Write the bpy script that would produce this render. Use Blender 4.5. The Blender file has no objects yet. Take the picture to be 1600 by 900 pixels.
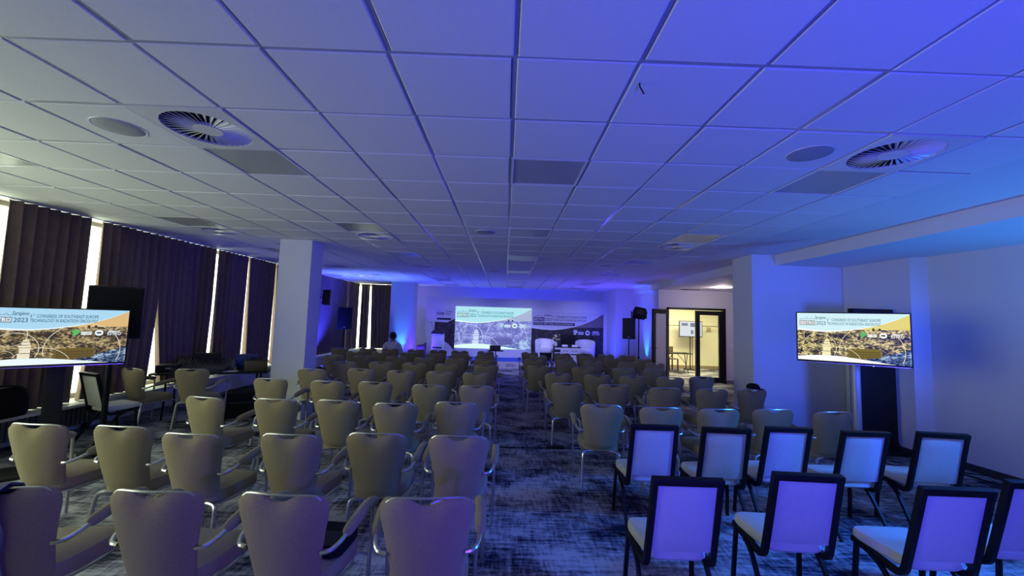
import bpy, bmesh, math, random
from mathutils import Vector, Matrix
random.seed(7)
S = bpy.context.scene
COL = S.collection
PI = math.pi

# ------------------------------------------------------------------ camera, world, light, exposure
cam = bpy.data.cameras.new('camera')
cam.sensor_width = 36.0
cam.lens = 36.0 * 632.3 / 1600.0
cam.clip_start = 0.05
cam_ob = bpy.data.objects.new('camera', cam)
COL.objects.link(cam_ob)
r_ = Vector((0.99941491, -0.01566943, 0.03040255))
f_ = Vector((0.01325917, 0.99687137, 0.07792093))
u_ = Vector((-0.03152841, -0.07747223, 0.99649587))
cam_ob.matrix_world = Matrix(((r_.x, u_.x, -f_.x, 0), (r_.y, u_.y, -f_.y, 0), (r_.z, u_.z, -f_.z, 1.75), (0, 0, 0, 1)))
S.camera = cam_ob
S.view_settings.view_transform = 'Standard'
S.view_settings.look = 'None'
S.view_settings.exposure = 0.0
S.view_settings.gamma = 1.0
S.view_settings.use_curve_mapping = False

world = bpy.data.worlds.new('daylight')
S.world = world
world.use_nodes = True
bg = world.node_tree.nodes['Background']
bg.inputs['Color'].default_value = (0.90, 1.0, 0.74, 1)
bg.inputs['Strength'].default_value = 5.7


def lamp(name, kind, loc, aim, energy, color, size=0.1, spot=60, blend=0.6, size_y=None, portal=False):
    l = bpy.data.lights.new(name, kind)
    l.energy = energy
    l.color = color
    if kind == 'AREA':
        l.size = size
        if size_y:
            l.shape = 'RECTANGLE'
            l.size_y = size_y
        l.cycles.is_portal = portal
    else:
        l.shadow_soft_size = size
    if kind == 'SPOT':
        l.spot_size = math.radians(spot)
        l.spot_blend = blend
    o = bpy.data.objects.new(name, l)
    COL.objects.link(o)
    o.location = loc
    d = Vector(aim) - Vector(loc)
    o.rotation_euler = d.to_track_quat('-Z', 'Y').to_euler()
    return o


BLUE = (0.032, 0.042, 1.0)
VIOLET = (0.10, 0.03, 1.0)
CYAN = (0.012, 0.27, 1.0)
# daylight enters by the uncovered windows beside and behind the photographer (portal guides the sky light)
lamp('window_portal', 'AREA', (-6.1, 1.6, 1.72), (0, 1.6, 1.72), 1, (1, 1, 1), 4.2, size_y=2.5, portal=True)
# stage wash lamps standing behind the photographer
lamp('wash_lamp_ceiling', 'SPOT', (1.7, -0.8, 0.7), (1.9, 1.3, 3.0), 470, BLUE, 0.12, 150, 1.0)
lamp('wash_lamp_forward', 'SPOT', (1.3, -1.2, 1.7), (2.3, 2.6, 0.7), 185, VIOLET, 0.55, 95, 1.0)
lamp('wash_lamp_floor', 'SPOT', (5.5, 1.9, 2.6), (2.6, 2.9, 0.4), 1250, (0.02, 0.18, 1.0), 0.3, 58, 1.0)
lamp('wash_lamp_aisle', 'SPOT', (1.0, -0.5, 0.95), (-0.7, 2.1, 0.65), 170, (0.13, 0.04, 1.0), 0.06, 78, 1.0)
lamp('wash_lamp_column', 'SPOT', (5.7, 2.6, 2.6), (-3.3, 7.1, 1.9), 900, BLUE, 0.12, 24, 1.0)
lamp('wash_lamp_niche', 'SPOT', (5.2, 3.0, 1.7), (4.65, 6.9, 1.6), 380, (0.035, 0.10, 1.0), 0.3, 62, 0.9)
lamp('wash_lamp_wall', 'SPOT', (5.5, 3.1, 0.25), (4.85, 3.4, 3.0), 215, CYAN, 0.1, 120, 1.0)

# ------------------------------------------------------------------ materials
MATS = {}


def mat(name, color, rough=0.6, metal=0.0, emit=None, strength=1.0, spec=0.5, noise=None, bump=None, sheen=0.0):
    if name in MATS:
        return MATS[name]
    m = bpy.data.materials.new(name)
    m.use_nodes = True
    nt = m.node_tree
    b = nt.nodes['Principled BSDF']
    b.inputs['Base Color'].default_value = (*color, 1)
    b.inputs['Roughness'].default_value = rough
    b.inputs['Metallic'].default_value = metal
    b.inputs['Specular IOR Level'].default_value = spec
    if sheen:
        b.inputs['Sheen Weight'].default_value = sheen
    if emit:
        b.inputs['Emission Color'].default_value = (*emit, 1)
        b.inputs['Emission Strength'].default_value = strength
    if noise or bump:
        tc = nt.nodes.new('ShaderNodeTexCoord')
        n = nt.nodes.new('ShaderNodeTexNoise')
        n.inputs['Scale'].default_value = (noise or bump)[0]
        n.inputs['Detail'].default_value = 5
        nt.links.new(tc.outputs['Object'], n.inputs['Vector'])
    if noise:
        mx = nt.nodes.new('ShaderNodeMix')
        mx.data_type = 'RGBA'
        k = noise[1]
        mx.inputs[6].default_value = (*[c * (1 - k) for c in color], 1)
        mx.inputs[7].default_value = (*[min(1, c * (1 + k)) for c in color], 1)
        nt.links.new(n.outputs['Fac'], mx.inputs[0])
        nt.links.new(mx.outputs[2], b.inputs['Base Color'])
    if bump:
        n2 = nt.nodes.new('ShaderNodeTexNoise')
        n2.inputs['Scale'].default_value = bump[0]
        n2.inputs['Detail'].default_value = 3
        nt.links.new(tc.outputs['Object'], n2.inputs['Vector'])
        bp = nt.nodes.new('ShaderNodeBump')
        bp.inputs['Strength'].default_value = bump[1]
        bp.inputs['Distance'].default_value = 0.004
        nt.links.new(n2.outputs['Fac'], bp.inputs['Height'])
        nt.links.new(bp.outputs['Normal'], b.inputs['Normal'])
    MATS[name] = m
    return m


def emission(name, color, strength=1.0):
    if name in MATS:
        return MATS[name]
    m = bpy.data.materials.new(name)
    m.use_nodes = True
    nt = m.node_tree
    nt.nodes.remove(nt.nodes['Principled BSDF'])
    e = nt.nodes.new('ShaderNodeEmission')
    e.inputs['Color'].default_value = (*color, 1)
    e.inputs['Strength'].default_value = strength
    nt.links.new(e.outputs[0], nt.nodes['Material Output'].inputs[0])
    MATS[name] = m
    return m


M_WALL = mat('painted_wall', (0.69, 0.69, 0.69), 0.75, bump=(180, 0.05))
M_PLASTER = mat('white_plaster', (0.74, 0.74, 0.74), 0.7)
M_GRID = mat('grid_metal', (0.42, 0.42, 0.43), 0.24, spec=0.9)
M_TBAR = mat('white_tbar', (0.75, 0.75, 0.75), 0.3)
M_CHROME = mat('satin_chrome', (0.62, 0.62, 0.63), 0.28, 1.0)
M_FABRIC = mat('beige_fabric', (0.30, 0.245, 0.142), 0.9, noise=(150, 0.35), bump=(420, 0.35), spec=0.2, sheen=0.15)
M_IVORY = mat('ivory_fabric', (0.57, 0.56, 0.53), 0.75, noise=(30, 0.06), bump=(300, 0.15), spec=0.3)
M_BLACKMETAL = mat('black_metal', (0.005, 0.005, 0.006), 0.5, spec=0.25)
M_BLACK = mat('black_plastic', (0.008, 0.008, 0.009), 0.5, spec=0.3)
M_BLACKFAB = mat('black_fabric', (0.007, 0.007, 0.009), 0.9, spec=0.2, bump=(200, 0.3))
M_DARKGREY = mat('dark_grey_plastic', (0.03, 0.03, 0.032), 0.5)
M_CURTAIN = mat('curtain_cloth', (0.20, 0.138, 0.115), 0.92, noise=(14, 0.2), spec=0.15)
M_BASEB = mat('dark_baseboard', (0.035, 0.035, 0.04), 0.55)
M_SILL = mat('window_sill_stone', (0.6, 0.58, 0.52), 0.5)
M_FRAME = mat('window_frame_paint', (0.5, 0.48, 0.42), 0.5)
M_DOOR = mat('door_frame_black', (0.006, 0.006, 0.007), 0.4)
M_WHITE = mat('white_print', (0.8, 0.8, 0.82), 0.6)
M_BOARD = mat('backdrop_white', (0.62, 0.62, 0.66), 0.7)
M_WHITELEATHER = mat('white_leatherette', (0.72, 0.70, 0.70), 0.5)
M_STAGECARPET = mat('blue_stage_carpet', (0.02, 0.07, 0.5), 0.95, noise=(60, 0.2))
M_BROWN = mat('brown_leather', (0.10, 0.07, 0.04), 0.6)
M_SKIN = mat('skin', (0.36, 0.22, 0.16), 0.6)
M_SHIRT = mat('pale_shirt', (0.74, 0.74, 0.78), 0.85, bump=(60, 0.3))
M_TROUSERS = mat('dark_trousers', (0.02, 0.022, 0.03), 0.9)
M_HAIR = mat('dark_hair', (0.012, 0.010, 0.009), 0.7, bump=(160, 0.5))
M_YELLOWWALL = mat('cream_wall', (0.80, 0.76, 0.56), 0.8)
M_JACKET = mat('slate_jacket', (0.09, 0.10, 0.17), 0.9, bump=(120, 0.4))
M_PAPER = mat('paper', (0.75, 0.75, 0.72), 0.8)
M_GREEN = mat('leaf_green', (0.05, 0.12, 0.04), 0.6)
M_FLOWER = mat('pale_flower', (0.75, 0.68, 0.35), 0.7)


def glass_material():
    m = bpy.data.materials.new('clear_glass')
    m.use_nodes = True
    nt = m.node_tree
    nt.nodes.remove(nt.nodes['Principled BSDF'])
    t = nt.nodes.new('ShaderNodeBsdfTransparent')
    g = nt.nodes.new('ShaderNodeBsdfGlossy')
    g.inputs['Roughness'].default_value = 0.03
    t.inputs['Color'].default_value = (0.94, 0.96, 0.95, 1)
    mx = nt.nodes.new('ShaderNodeMixShader')
    mx.inputs[0].default_value = 0.06
    nt.links.new(t.outputs[0], mx.inputs[1])
    nt.links.new(g.outputs[0], mx.inputs[2])
    nt.links.new(mx.outputs[0], nt.nodes['Material Output'].inputs[0])
    return m


M_GLASS = glass_material()


def tile_material():
    m = mat('mineral_tile', (0.66, 0.66, 0.65), 0.85, spec=0.25)
    nt = m.node_tree
    b = nt.nodes['Principled BSDF']
    g = nt.nodes.new('ShaderNodeNewGeometry')
    v = nt.nodes.new('ShaderNodeTexVoronoi')
    v.inputs['Scale'].default_value = 75
    n = nt.nodes.new('ShaderNodeTexNoise')
    n.inputs['Scale'].default_value = 2.2
    n.inputs['Detail'].default_value = 4
    n3 = nt.nodes.new('ShaderNodeTexNoise')
    n3.inputs['Scale'].default_value = 60
    n3.inputs['Detail'].default_value = 6
    for q in (v, n, n3):
        nt.links.new(g.outputs['Position'], q.inputs['Vector'])
    r = nt.nodes.new('ShaderNodeValToRGB')
    r.color_ramp.elements[0].position = 0.06
    r.color_ramp.elements[0].color = (0.45, 0.45, 0.45, 1)
    r.color_ramp.elements[1].position = 0.14
    r.color_ramp.elements[1].color = (0.80, 0.80, 0.79, 1)
    nt.links.new(v.outputs['Distance'], r.inputs['Fac'])
    r2 = nt.nodes.new('ShaderNodeValToRGB')
    r2.color_ramp.elements[0].position = 0.50
    r2.color_ramp.elements[1].position = 0.60
    nt.links.new(n.outputs['Fac'], r2.inputs['Fac'])
    mx = nt.nodes.new('ShaderNodeMix')
    mx.data_type = 'RGBA'
    mx.inputs[7].default_value = (0.80, 0.80, 0.79, 1)
    nt.links.new(r2.outputs['Color'], mx.inputs[0])
    nt.links.new(r.outputs['Color'], mx.inputs[6])
    nt.links.new(mx.outputs[2], b.inputs['Base Color'])
    bp = nt.nodes.new('ShaderNodeBump')
    bp.inputs['Strength'].default_value = 0.25
    bp.inputs['Distance'].default_value = 0.003
    nt.links.new(n3.outputs['Fac'], bp.inputs['Height'])
    nt.links.new(bp.outputs['Normal'], b.inputs['Normal'])
    return m


M_TILE = tile_material()
M_LIGHTPANEL = mat('unlit_diffuser_panel', (0.40, 0.41, 0.41), 0.33, spec=0.6)


def carpet_material():
    m = mat('patterned_carpet', (0.2, 0.2, 0.22), 0.95, spec=0.1)
    nt = m.node_tree
    b = nt.nodes['Principled BSDF']
    g = nt.nodes.new('ShaderNodeNewGeometry')

    def nz(sx, sy, scale, detail, rough):
        mp = nt.nodes.new('ShaderNodeMapping')
        mp.inputs['Scale'].default_value = (sx, sy, 1)
        n = nt.nodes.new('ShaderNodeTexNoise')
        n.inputs['Scale'].default_value = scale
        n.inputs['Detail'].default_value = detail
        n.inputs['Roughness'].default_value = rough
        nt.links.new(g.outputs['Position'], mp.inputs['Vector'])
        nt.links.new(mp.outputs[0], n.inputs['Vector'])
        return n.outputs['Fac']

    def mth(op, a, c):
        q = nt.nodes.new('ShaderNodeMath')
        q.operation = op
        for i, w in enumerate((a, c)):
            if isinstance(w, (int, float)):
                q.inputs[i].default_value = w
            else:
                nt.links.new(w, q.inputs[i])
        return q.outputs[0]

    big = nz(1.0, 1.4, 1.3, 6, 0.65)
    hx = nz(2.6, 19.0, 1.6, 9, 0.72)
    vx = nz(19.0, 3.0, 1.6, 9, 0.72)
    tot = mth('ADD', mth('MULTIPLY', big, 1.1), mth('ADD', mth('MULTIPLY', hx, 0.8), mth('MULTIPLY', vx, 0.6)))
    r = nt.nodes.new('ShaderNodeValToRGB')
    e = r.color_ramp.elements
    e[0].position = 0.44
    e[0].color = (0.014, 0.016, 0.034, 1)
    e[1].position = 0.55
    e[1].color = (0.44, 0.44, 0.435, 1)
    k = r.color_ramp.elements.new(0.495)
    k.color = (0.18, 0.18, 0.20, 1)
    nt.links.new(mth('MULTIPLY', tot, 1 / 2.5), r.inputs['Fac'])
    nt.links.new(r.outputs['Color'], b.inputs['Base Color'])
    return m


M_CARPET = carpet_material()


def city_material(name, cols, emit, vs=52, ns=17):
    """flat picture of roofs seen from above: warm roofs, cold ones in the lower corner"""
    m = bpy.data.materials.new(name)
    m.use_nodes = True
    nt = m.node_tree
    b = nt.nodes['Principled BSDF']
    tc = nt.nodes.new('ShaderNodeTexCoord')
    v = nt.nodes.new('ShaderNodeTexVoronoi')
    v.inputs['Scale'].default_value = vs
    mp = nt.nodes.new('ShaderNodeMapping')
    mp.inputs['Scale'].default_value = (1.0, 1.0, 1.9)
    n = nt.nodes.new('ShaderNodeTexNoise')
    n.inputs['Scale'].default_value = ns
    n.inputs['Detail'].default_value = 8
    n.inputs['Roughness'].default_value = 0.75
    nt.links.new(tc.outputs['Object'], mp.inputs['Vector'])
    nt.links.new(mp.outputs[0], v.inputs['Vector'])
    nt.links.new(mp.outputs[0], n.inputs['Vector'])
    mxf = nt.nodes.new('ShaderNodeMix')
    mxf.data_type = 'FLOAT'
    mxf.inputs[0].default_value = 0.5
    nt.links.new(v.outputs['Color'], mxf.inputs[2])
    nt.links.new(n.outputs['Fac'], mxf.inputs[3])
    r1 = nt.nodes.new('ShaderNodeValToRGB')
    r2 = nt.nodes.new('ShaderNodeValToRGB')
    for r, c in ((r1, cols[0]), (r2, cols[1])):
        e = r.color_ramp.elements
        e[0].position = 0.36
        e[0].color = (*c[0], 1)
        e[1].position = 0.70
        e[1].color = (*c[2], 1)
        k = e.new(0.5)
        k.color = (*c[1], 1)
        nt.links.new(mxf.outputs[0], r.inputs['Fac'])
    n2 = nt.nodes.new('ShaderNodeTexNoise')
    n2.inputs['Scale'].default_value = ns * .45
    n2.inputs['Detail'].default_value = 3
    nt.links.new(mp.outputs[0], n2.inputs['Vector'])
    sh = nt.nodes.new('ShaderNodeMath')
    sh.operation = 'MULTIPLY_ADD'
    sh.inputs[1].default_value = 1.15
    sh.inputs[2].default_value = -.60
    nt.links.new(n2.outputs['Fac'], sh.inputs[0])
    sm = nt.nodes.new('ShaderNodeMath')
    sm.operation = 'ADD'
    nt.links.new(mxf.outputs[0], sm.inputs[0])
    nt.links.new(sh.outputs[0], sm.inputs[1])
    for r in (r1, r2):
        nt.links.new(sm.outputs[0], r.inputs['Fac'])
    # diagonal split x*0.45 - z
    sp = nt.nodes.new('ShaderNodeSeparateXYZ')
    nt.links.new(tc.outputs['Generated'], sp.inputs[0])
    a = nt.nodes.new('ShaderNodeMath')
    a.operation = 'MULTIPLY_ADD'
    a.inputs[1].default_value = 0.62
    a.inputs[2].default_value = -0.32
    nt.links.new(sp.outputs['X'], a.inputs[0])
    s = nt.nodes.new('ShaderNodeMath')
    s.operation = 'SUBTRACT'
    nt.links.new(a.outputs[0], s.inputs[0])
    nt.links.new(sp.outputs['Z'], s.inputs[1])
    st = nt.nodes.new('ShaderNodeMath')
    st.operation = 'GREATER_THAN'
    st.inputs[1].default_value = 0.0
    nt.links.new(s.outputs[0], st.inputs[0])
    mx = nt.nodes.new('ShaderNodeMix')
    mx.data_type = 'RGBA'
    nt.links.new(st.outputs[0], mx.inputs[0])
    nt.links.new(r1.outputs['Color'], mx.inputs[6])
    nt.links.new(r2.outputs['Color'], mx.inputs[7])
    if emit:
        b.inputs['Base Color'].default_value = (0.01, 0.01, 0.01, 1)
        nt.links.new(mx.outputs[2], b.inputs['Emission Color'])
        b.inputs['Emission Strength'].default_value = emit
    else:
        nt.links.new(mx.outputs[2], b.inputs['Base Color'])
        b.inputs['Roughness'].default_value = 0.7
    return m


# ------------------------------------------------------------------ mesh helpers
class MB:
    def __init__(self):
        self.v, self.f = [], []

    def add(self, vs, fs):
        o = len(self.v)
        self.v += [tuple(p) for p in vs]
        self.f += [tuple(i + o for i in q) for q in fs]
        return self

    def box(self, x0, x1, y0, y1, z0, z1):
        vs = [(x, y, z) for z in (z0, z1) for y in (y0, y1) for x in (x0, x1)]
        return self.add(vs, [(0, 2, 3, 1), (4, 5, 7, 6), (0, 1, 5, 4), (2, 6, 7, 3), (0, 4, 6, 2), (1, 3, 7, 5)])

    def prism(self, pts, axis, a, b):
        """outline (2d) extruded along axis from a to b"""
        n = len(pts)

        def mk(p, t):
            return {'x': (t, p[0], p[1]), 'y': (p[0], t, p[1]), 'z': (p[0], p[1], t)}[axis]
        vs = [mk(p, a) for p in pts] + [mk(p, b) for p in pts]
        fs = [tuple(range(n))[::-1], tuple(range(n, 2 * n))]
        fs += [(i, (i + 1) % n, n + (i + 1) % n, n + i) for i in range(n)]
        return self.add(vs, fs)

    def tube(self, path, r, n=8, square=False, up=None):
        P = [Vector(p) for p in path]
        m = len(P)
        T = []
        for i in range(m):
            d = P[min(i + 1, m - 1)] - P[max(i - 1, 0)]
            T.append(d.normalized())
        ref = Vector(up) if up else (Vector((0, 0, 1)) if abs(T[0].z) < 0.9 else Vector((1, 0, 0)))
        N = (ref - T[0] * ref.dot(T[0])).normalized()
        rings = []
        for i in range(m):
            N = (N - T[i] * N.dot(T[i])).normalized()
            B = T[i].cross(N)
            rr = r[i] if isinstance(r, (list, tuple)) else r
            ring = []
            for k in range(n):
                a = 2 * PI * k / n + (PI / 4 if square else 0)
                q = rr * (1.4142 if square else 1)
                ring.append(P[i] + N * (math.cos(a) * q) + B * (math.sin(a) * q))
            rings.append(ring)
        vs = [p for ring in rings for p in ring]
        fs = []
        for i in range(m - 1):
            for k in range(n):
                a, b = i * n + k, i * n + (k + 1) % n
                fs.append((a, b, b + n, a + n))
        fs.append(tuple(range(n))[::-1])
        fs.append(tuple(range((m - 1) * n, m * n)))
        return self.add(vs, fs)

    def cyl(self, c, r, z0, z1, n=20, r2=None):
        return self.lathe([(r, z0), (r if r2 is None else r2, z1)], c, n)

    def lathe(self, prof, c=(0, 0), n=20):
        vs, fs = [], []
        for (r, z) in prof:
            for k in range(n):
                a = 2 * PI * k / n
                vs.append((c[0] + r * math.cos(a), c[1] + r * math.sin(a), z))
        m = len(prof)
        for i in range(m - 1):
            for k in range(n):
                a, b = i * n + k, i * n + (k + 1) % n
                fs.append((a, b, b + n, a + n))
        fs.append(tuple(range(n))[::-1])
        fs.append(tuple(range((m - 1) * n, m * n)))
        return self.add(vs, fs)

    def rings(self, outline, prof):
        """closed outline (x,y) lifted through (scale, z) rings, capped"""
        n = len(outline)
        cx = sum(p[0] for p in outline) / n
        cy = sum(p[1] for p in outline) / n
        vs, fs = [], []
        for s, z in prof:
            for p in outline:
                vs.append((cx + (p[0] - cx) * s, cy + (p[1] - cy) * s, z))
        m = len(prof)
        for i in range(m - 1):
            for k in range(n):
                a, b = i * n + k, i * n + (k + 1) % n
                fs.append((a, b, b + n, a + n))
        fs.append(tuple(range(n))[::-1])
        fs.append(tuple(range((m - 1) * n, m * n)))
        return self.add(vs, fs)

    def mesh(self, name, material, smooth=True, bevel=0.0, seg=2):
        me = bpy.data.meshes.new(name)
        me.from_pydata(self.v, [], self.f)
        bm = bmesh.new()
        bm.from_mesh(me)
        bmesh.ops.recalc_face_normals(bm, faces=bm.faces)
        if bevel:
            bmesh.ops.bevel(bm, geom=[e for e in bm.edges if e.is_manifold and e.calc_face_angle(0) > 0.5], offset=bevel,
                            segments=seg, affect='EDGES', profile=0.7, clamp_overlap=True)
        bm.to_mesh(me)
        bm.free()
        if material:
            me.materials.append(material)
        if smooth:
            me.polygons.foreach_set('use_smooth', [True] * len(me.polygons))
            me.set_sharp_from_angle(angle=math.radians(38))
        me.update()
        return me


def ob(name, me, parent=None, loc=(0, 0, 0), rot=(0, 0, 0)):
    o = bpy.data.objects.new(name, me)
    COL.objects.link(o)
    o.location = loc
    o.rotation_euler = rot
    if parent:
        o.parent = parent
    return o


def thing(name, label, cat, loc=(0, 0, 0), rz=0, group=None):
    o = ob(name, None, None, loc, (0, 0, rz))
    o.empty_display_size = 0.1
    return tag(o, label, cat, group)


def tag(o, label, cat, group=None):
    o['label'] = label
    o['category'] = cat
    if group:
        o['group'] = group
    return o


def structure(name, me, parent=None, **k):
    o = ob(name, me, parent, **k)
    if not parent:
        o['kind'] = 'structure'
    return o


def dup(root, loc, rz, label=None, group=None):
    r = root.copy()
    COL.objects.link(r)
    r.location = loc
    r.rotation_euler = (0, 0, rz)
    if label:
        r['label'] = label
    if group:
        r['group'] = group
    for ch in list(root.children):
        c = ch.copy()
        COL.objects.link(c)
        c.parent = r
        for g in list(ch.children):
            d = g.copy()
            COL.objects.link(d)
            d.parent = c
    return r


def spline(pts, sub=5):
    P = [Vector(p) for p in pts]
    out = []
    for i in range(len(P) - 1):
        p0, p1, p2, p3 = P[max(i - 1, 0)], P[i], P[i + 1], P[min(i + 2, len(P) - 1)]
        for k in range(sub):
            t = k / sub
            out.append(0.5 * ((2 * p1) + (p2 - p0) * t + (2 * p0 - 5 * p1 + 4 * p2 - p3) * t * t + (3 * p1 - p0 - 3 * p2 + p3) * t ** 3))
    out.append(P[-1])
    return out


def interp(tab, x):
    if x <= tab[0][0]:
        return tab[0][1]
    for (a, b), (c, d) in zip(tab, tab[1:]):
        if x <= c:
            t = (x - a) / (c - a)
            t = t * t * (3 - 2 * t) * 0.4 + t * 0.6
            return b + (d - b) * t
    return tab[-1][1]


def superoutline(wr, wf, y0, y1, n=32, p=4.5):
    """rounded trapezoid outline: half width wr at rear y0, wf at front y1"""
    out = []
    for k in range(n):
        a = 2 * PI * k / n
        c, s = math.cos(a), math.sin(a)
        x = math.copysign(abs(c) ** (2 / p), c)
        y = math.copysign(abs(s) ** (2 / p), s)
        yy = (y0 + y1) / 2 + y * (y1 - y0) / 2
        w = wr + (wf - wr) * (yy - y0) / (y1 - y0)
        out.append((x * w, yy))
    return out


def text_data(body, width=None, height=None, shear=0.0, spacing=1.0):
    cu = bpy.data.curves.new('text', 'FONT')
    cu.body = body
    cu.size = 1.0
    cu.shear = shear
    cu.space_character = spacing
    cu.resolution_u = 2
    cu.offset = 0.012
    o = bpy.data.objects.new('text', cu)
    COL.objects.link(o)
    bpy.context.view_layer.update()
    me = bpy.data.meshes.new_from_object(o.evaluated_get(bpy.context.evaluated_depsgraph_get()))
    vs = [v.co.copy() for v in me.vertices]
    fs = [tuple(p.vertices) for p in me.polygons]
    bpy.data.objects.remove(o)
    bpy.data.curves.remove(cu)
    bpy.data.meshes.remove(me)
    x0 = min(v.x for v in vs)
    x1 = max(v.x for v in vs)
    y0 = min(v.y for v in vs)
    y1 = max(v.y for v in vs)
    sx = width / (x1 - x0) if width else None
    sy = height / (y1 - y0) if height else None
    sx = sx or sy
    sy = sy or sx
    return [((v.x - x0) * sx, (v.y - y0) * sy) for v in vs], fs


def put_text(mb, body, x, z, y, **k):
    vs, fs = text_data(body, **k)
    mb.add([(x + a, y, z + b) for a, b in vs], fs)


# ------------------------------------------------------------------ the room
# floor
structure('floor', MB().box(-6.3, 10.0, -4.2, 17.0, -0.1, 0.0).mesh('floor', M_CARPET, False))

# suspended ceiling: dark cavity slab, grid of T bars, tiles as parts
GX0, GY0 = 0.0054, 1.836
ceil_mb = MB().box(-6.3, 4.7, -4.2, 16.7, 3.03, 3.12)
ceil_mb.box(-6.3, GX0 - 5.4, -4.2, 16.7, 2.998, 3.03)            # plaster band by the windows
ceil_mb.box(GX0 + 3.6, 4.7, -4.2, 16.7, 2.998, 3.03)             # plaster band by the beam
ceil_mb.box(GX0 - 5.4, GX0 + 3.6, -4.2, GY0 - 0.6, 2.998, 3.03)  # over the photographer
ceil = structure('ceiling', ceil_mb.mesh('ceiling', M_PLASTER, False))
gb = MB()
for i in range(-9, 7):
    gb.box(GX0 + i * .6 - .012, GX0 + i * .6 + .012, GY0 - .6, 16.7, 3.0005, 3.03)
for j in range(-1, 25):
    gb.box(GX0 - 5.4, GX0 + 3.6, GY0 + j * .6 - .012, GY0 + j * .6 + .012, 3.001, 3.03)
ob('grid_bars', gb.mesh('grid_bars', M_GRID, False), ceil)


def tile_bm(mb, cx=0, cy=0, h=.289, d=0.0):
    mb.add([(cx + sx * (h - e), cy + sy * (h - e), z) for e, z in ((0, 3.008), (0, 2.9985), (.006, 2.9935)) for sx, sy in ((-1, -1), (1, -1), (1, 1), (-1, 1))],
           [(k, (k + 1) % 4, (k + 1) % 4 + 4, k + 4) for k in range(4)] + [(k + 4, (k + 1) % 4 + 4, (k + 1) % 4 + 8, k + 8) for k in range(4)] + [(8, 9, 10, 11), (3, 2, 1, 0)])


t_ = MB()
tile_bm(t_)
TILE_ME = t_.mesh('ceiling_tile', M_TILE, False)
PANELS = [(i, j) for i in (-8, -4, 0, 4) for j in (2, 6, 10, 14, 18, 22)]
DIFFS = [(-8, 1), (-4, 1), (4, 1), (-8, 7), (-4, 7), (4, 7), (-4, 13), (4, 13), (-4, 19), (4, 19)]
far_mb = MB()
for i in range(-9, 6):
    for j in range(-1, 24):
        if (i, j) in PANELS or (i, j) in DIFFS:
            continue
        cx, cy = GX0 + (i + .5) * .6, GY0 + (j + .5) * .6
        if j <= 17:
            o = ob('ceiling_tile', TILE_ME, ceil, (cx, cy, random.uniform(-.0012, .0012)))
            o.rotation_euler = (random.uniform(-.002, .002), random.uniform(-.002, .002), 0)
        else:
            tile_bm(far_mb, cx, cy)
ft = ob('far_ceiling_tiles', far_mb.mesh('far_ceiling_tiles', M_TILE, False), ceil)
ft['kind'] = 'stuff'

# lowered soffit with its beam face, over the niche and the foyer
structure('ceiling_soffit', MB().box(4.62, 10.0, -4.2, 17.0, 2.82, 3.12).mesh('ceiling_soffit', M_PLASTER, False))

# walls
structure('wall_back', MB().box(-4.2, 4.72, 16.6, 16.75, 0, 3.1).mesh('wall_back', M_WALL, False))
structure('wall_rear', MB().box(-6.3, 6.6, -4.35, -4.2, 0, 3.1).mesh('wall_rear', M_WALL, False))
structure('wall_stage_side', MB().box(4.72, 4.86, 12.6, 16.75, 0, 2.9).mesh('wall_stage_side', M_WALL, False))
rw = [(5.78, 6.85), (5.80, 5.71), (5.98, 5.63), (6.07, 4.6), (6.26, 3.0), (6.34, 1.0), (6.34, -4.3), (6.6, -4.3), (6.6, 6.85)]
structure('wall_right', MB().prism(rw, 'z', 0, 2.9).mesh('wall_right', M_WALL, False))


def offset_strip(pts, d):
    """band of thickness d on the -x side of an open polyline"""
    out = []
    for k, p in enumerate(pts):
        a, b = Vector(pts[max(k - 1, 0)]), Vector(pts[min(k + 1, len(pts) - 1)])
        t = (b - a).normalized()
        n = Vector((t.y, -t.x))
        if n.x > 0:
            n = -n
        out.append((p[0] + n.x * d, p[1] + n.y * d))
    return list(pts) + out[::-1]


structure('baseboard_right', MB().prism(offset_strip(rw[:7], .016), 'z', 0, .09).mesh('baseboard_right', M_BASEB, False))
# pillar with the niche wall behind the television
structure('wall_pillar', MB().prism([(4.21, 6.86), (5.95, 6.86), (5.95, 7.45), (4.21, 7.45)], 'z', 0, 3.0).mesh('wall_pillar', M_WALL, False))
structure('baseboard_niche', MB().box(4.2, 5.78, 6.844, 6.86, 0, .09).mesh('baseboard_niche', M_BASEB, False))
structure('wall_foyer_end', MB().box(9.9, 10.0, 6.86, 16.75, 0, 2.9).mesh('wall_foyer_end', M_WALL, False))
structure('wall_foyer_near', MB().box(5.95, 10.0, 7.3, 7.45, 0, 2.9).mesh('wall_foyer_near', M_WALL, False))
# free pillars
structure('wall_column', MB().box(-3.87, -3.33, 6.86, 7.29, 0, 3.0).mesh('wall_column', M_WALL, False))
structure('wall_column_far', MB().box(-4.2, -3.36, 14.75, 15.4, 0, 3.0).mesh('wall_column_far', M_WALL, False))
structure('wall_column_stage', MB().box(4.0, 4.72, 14.75, 16.6, 0, 3.0).mesh('wall_column_stage', M_WALL, False))

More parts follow.
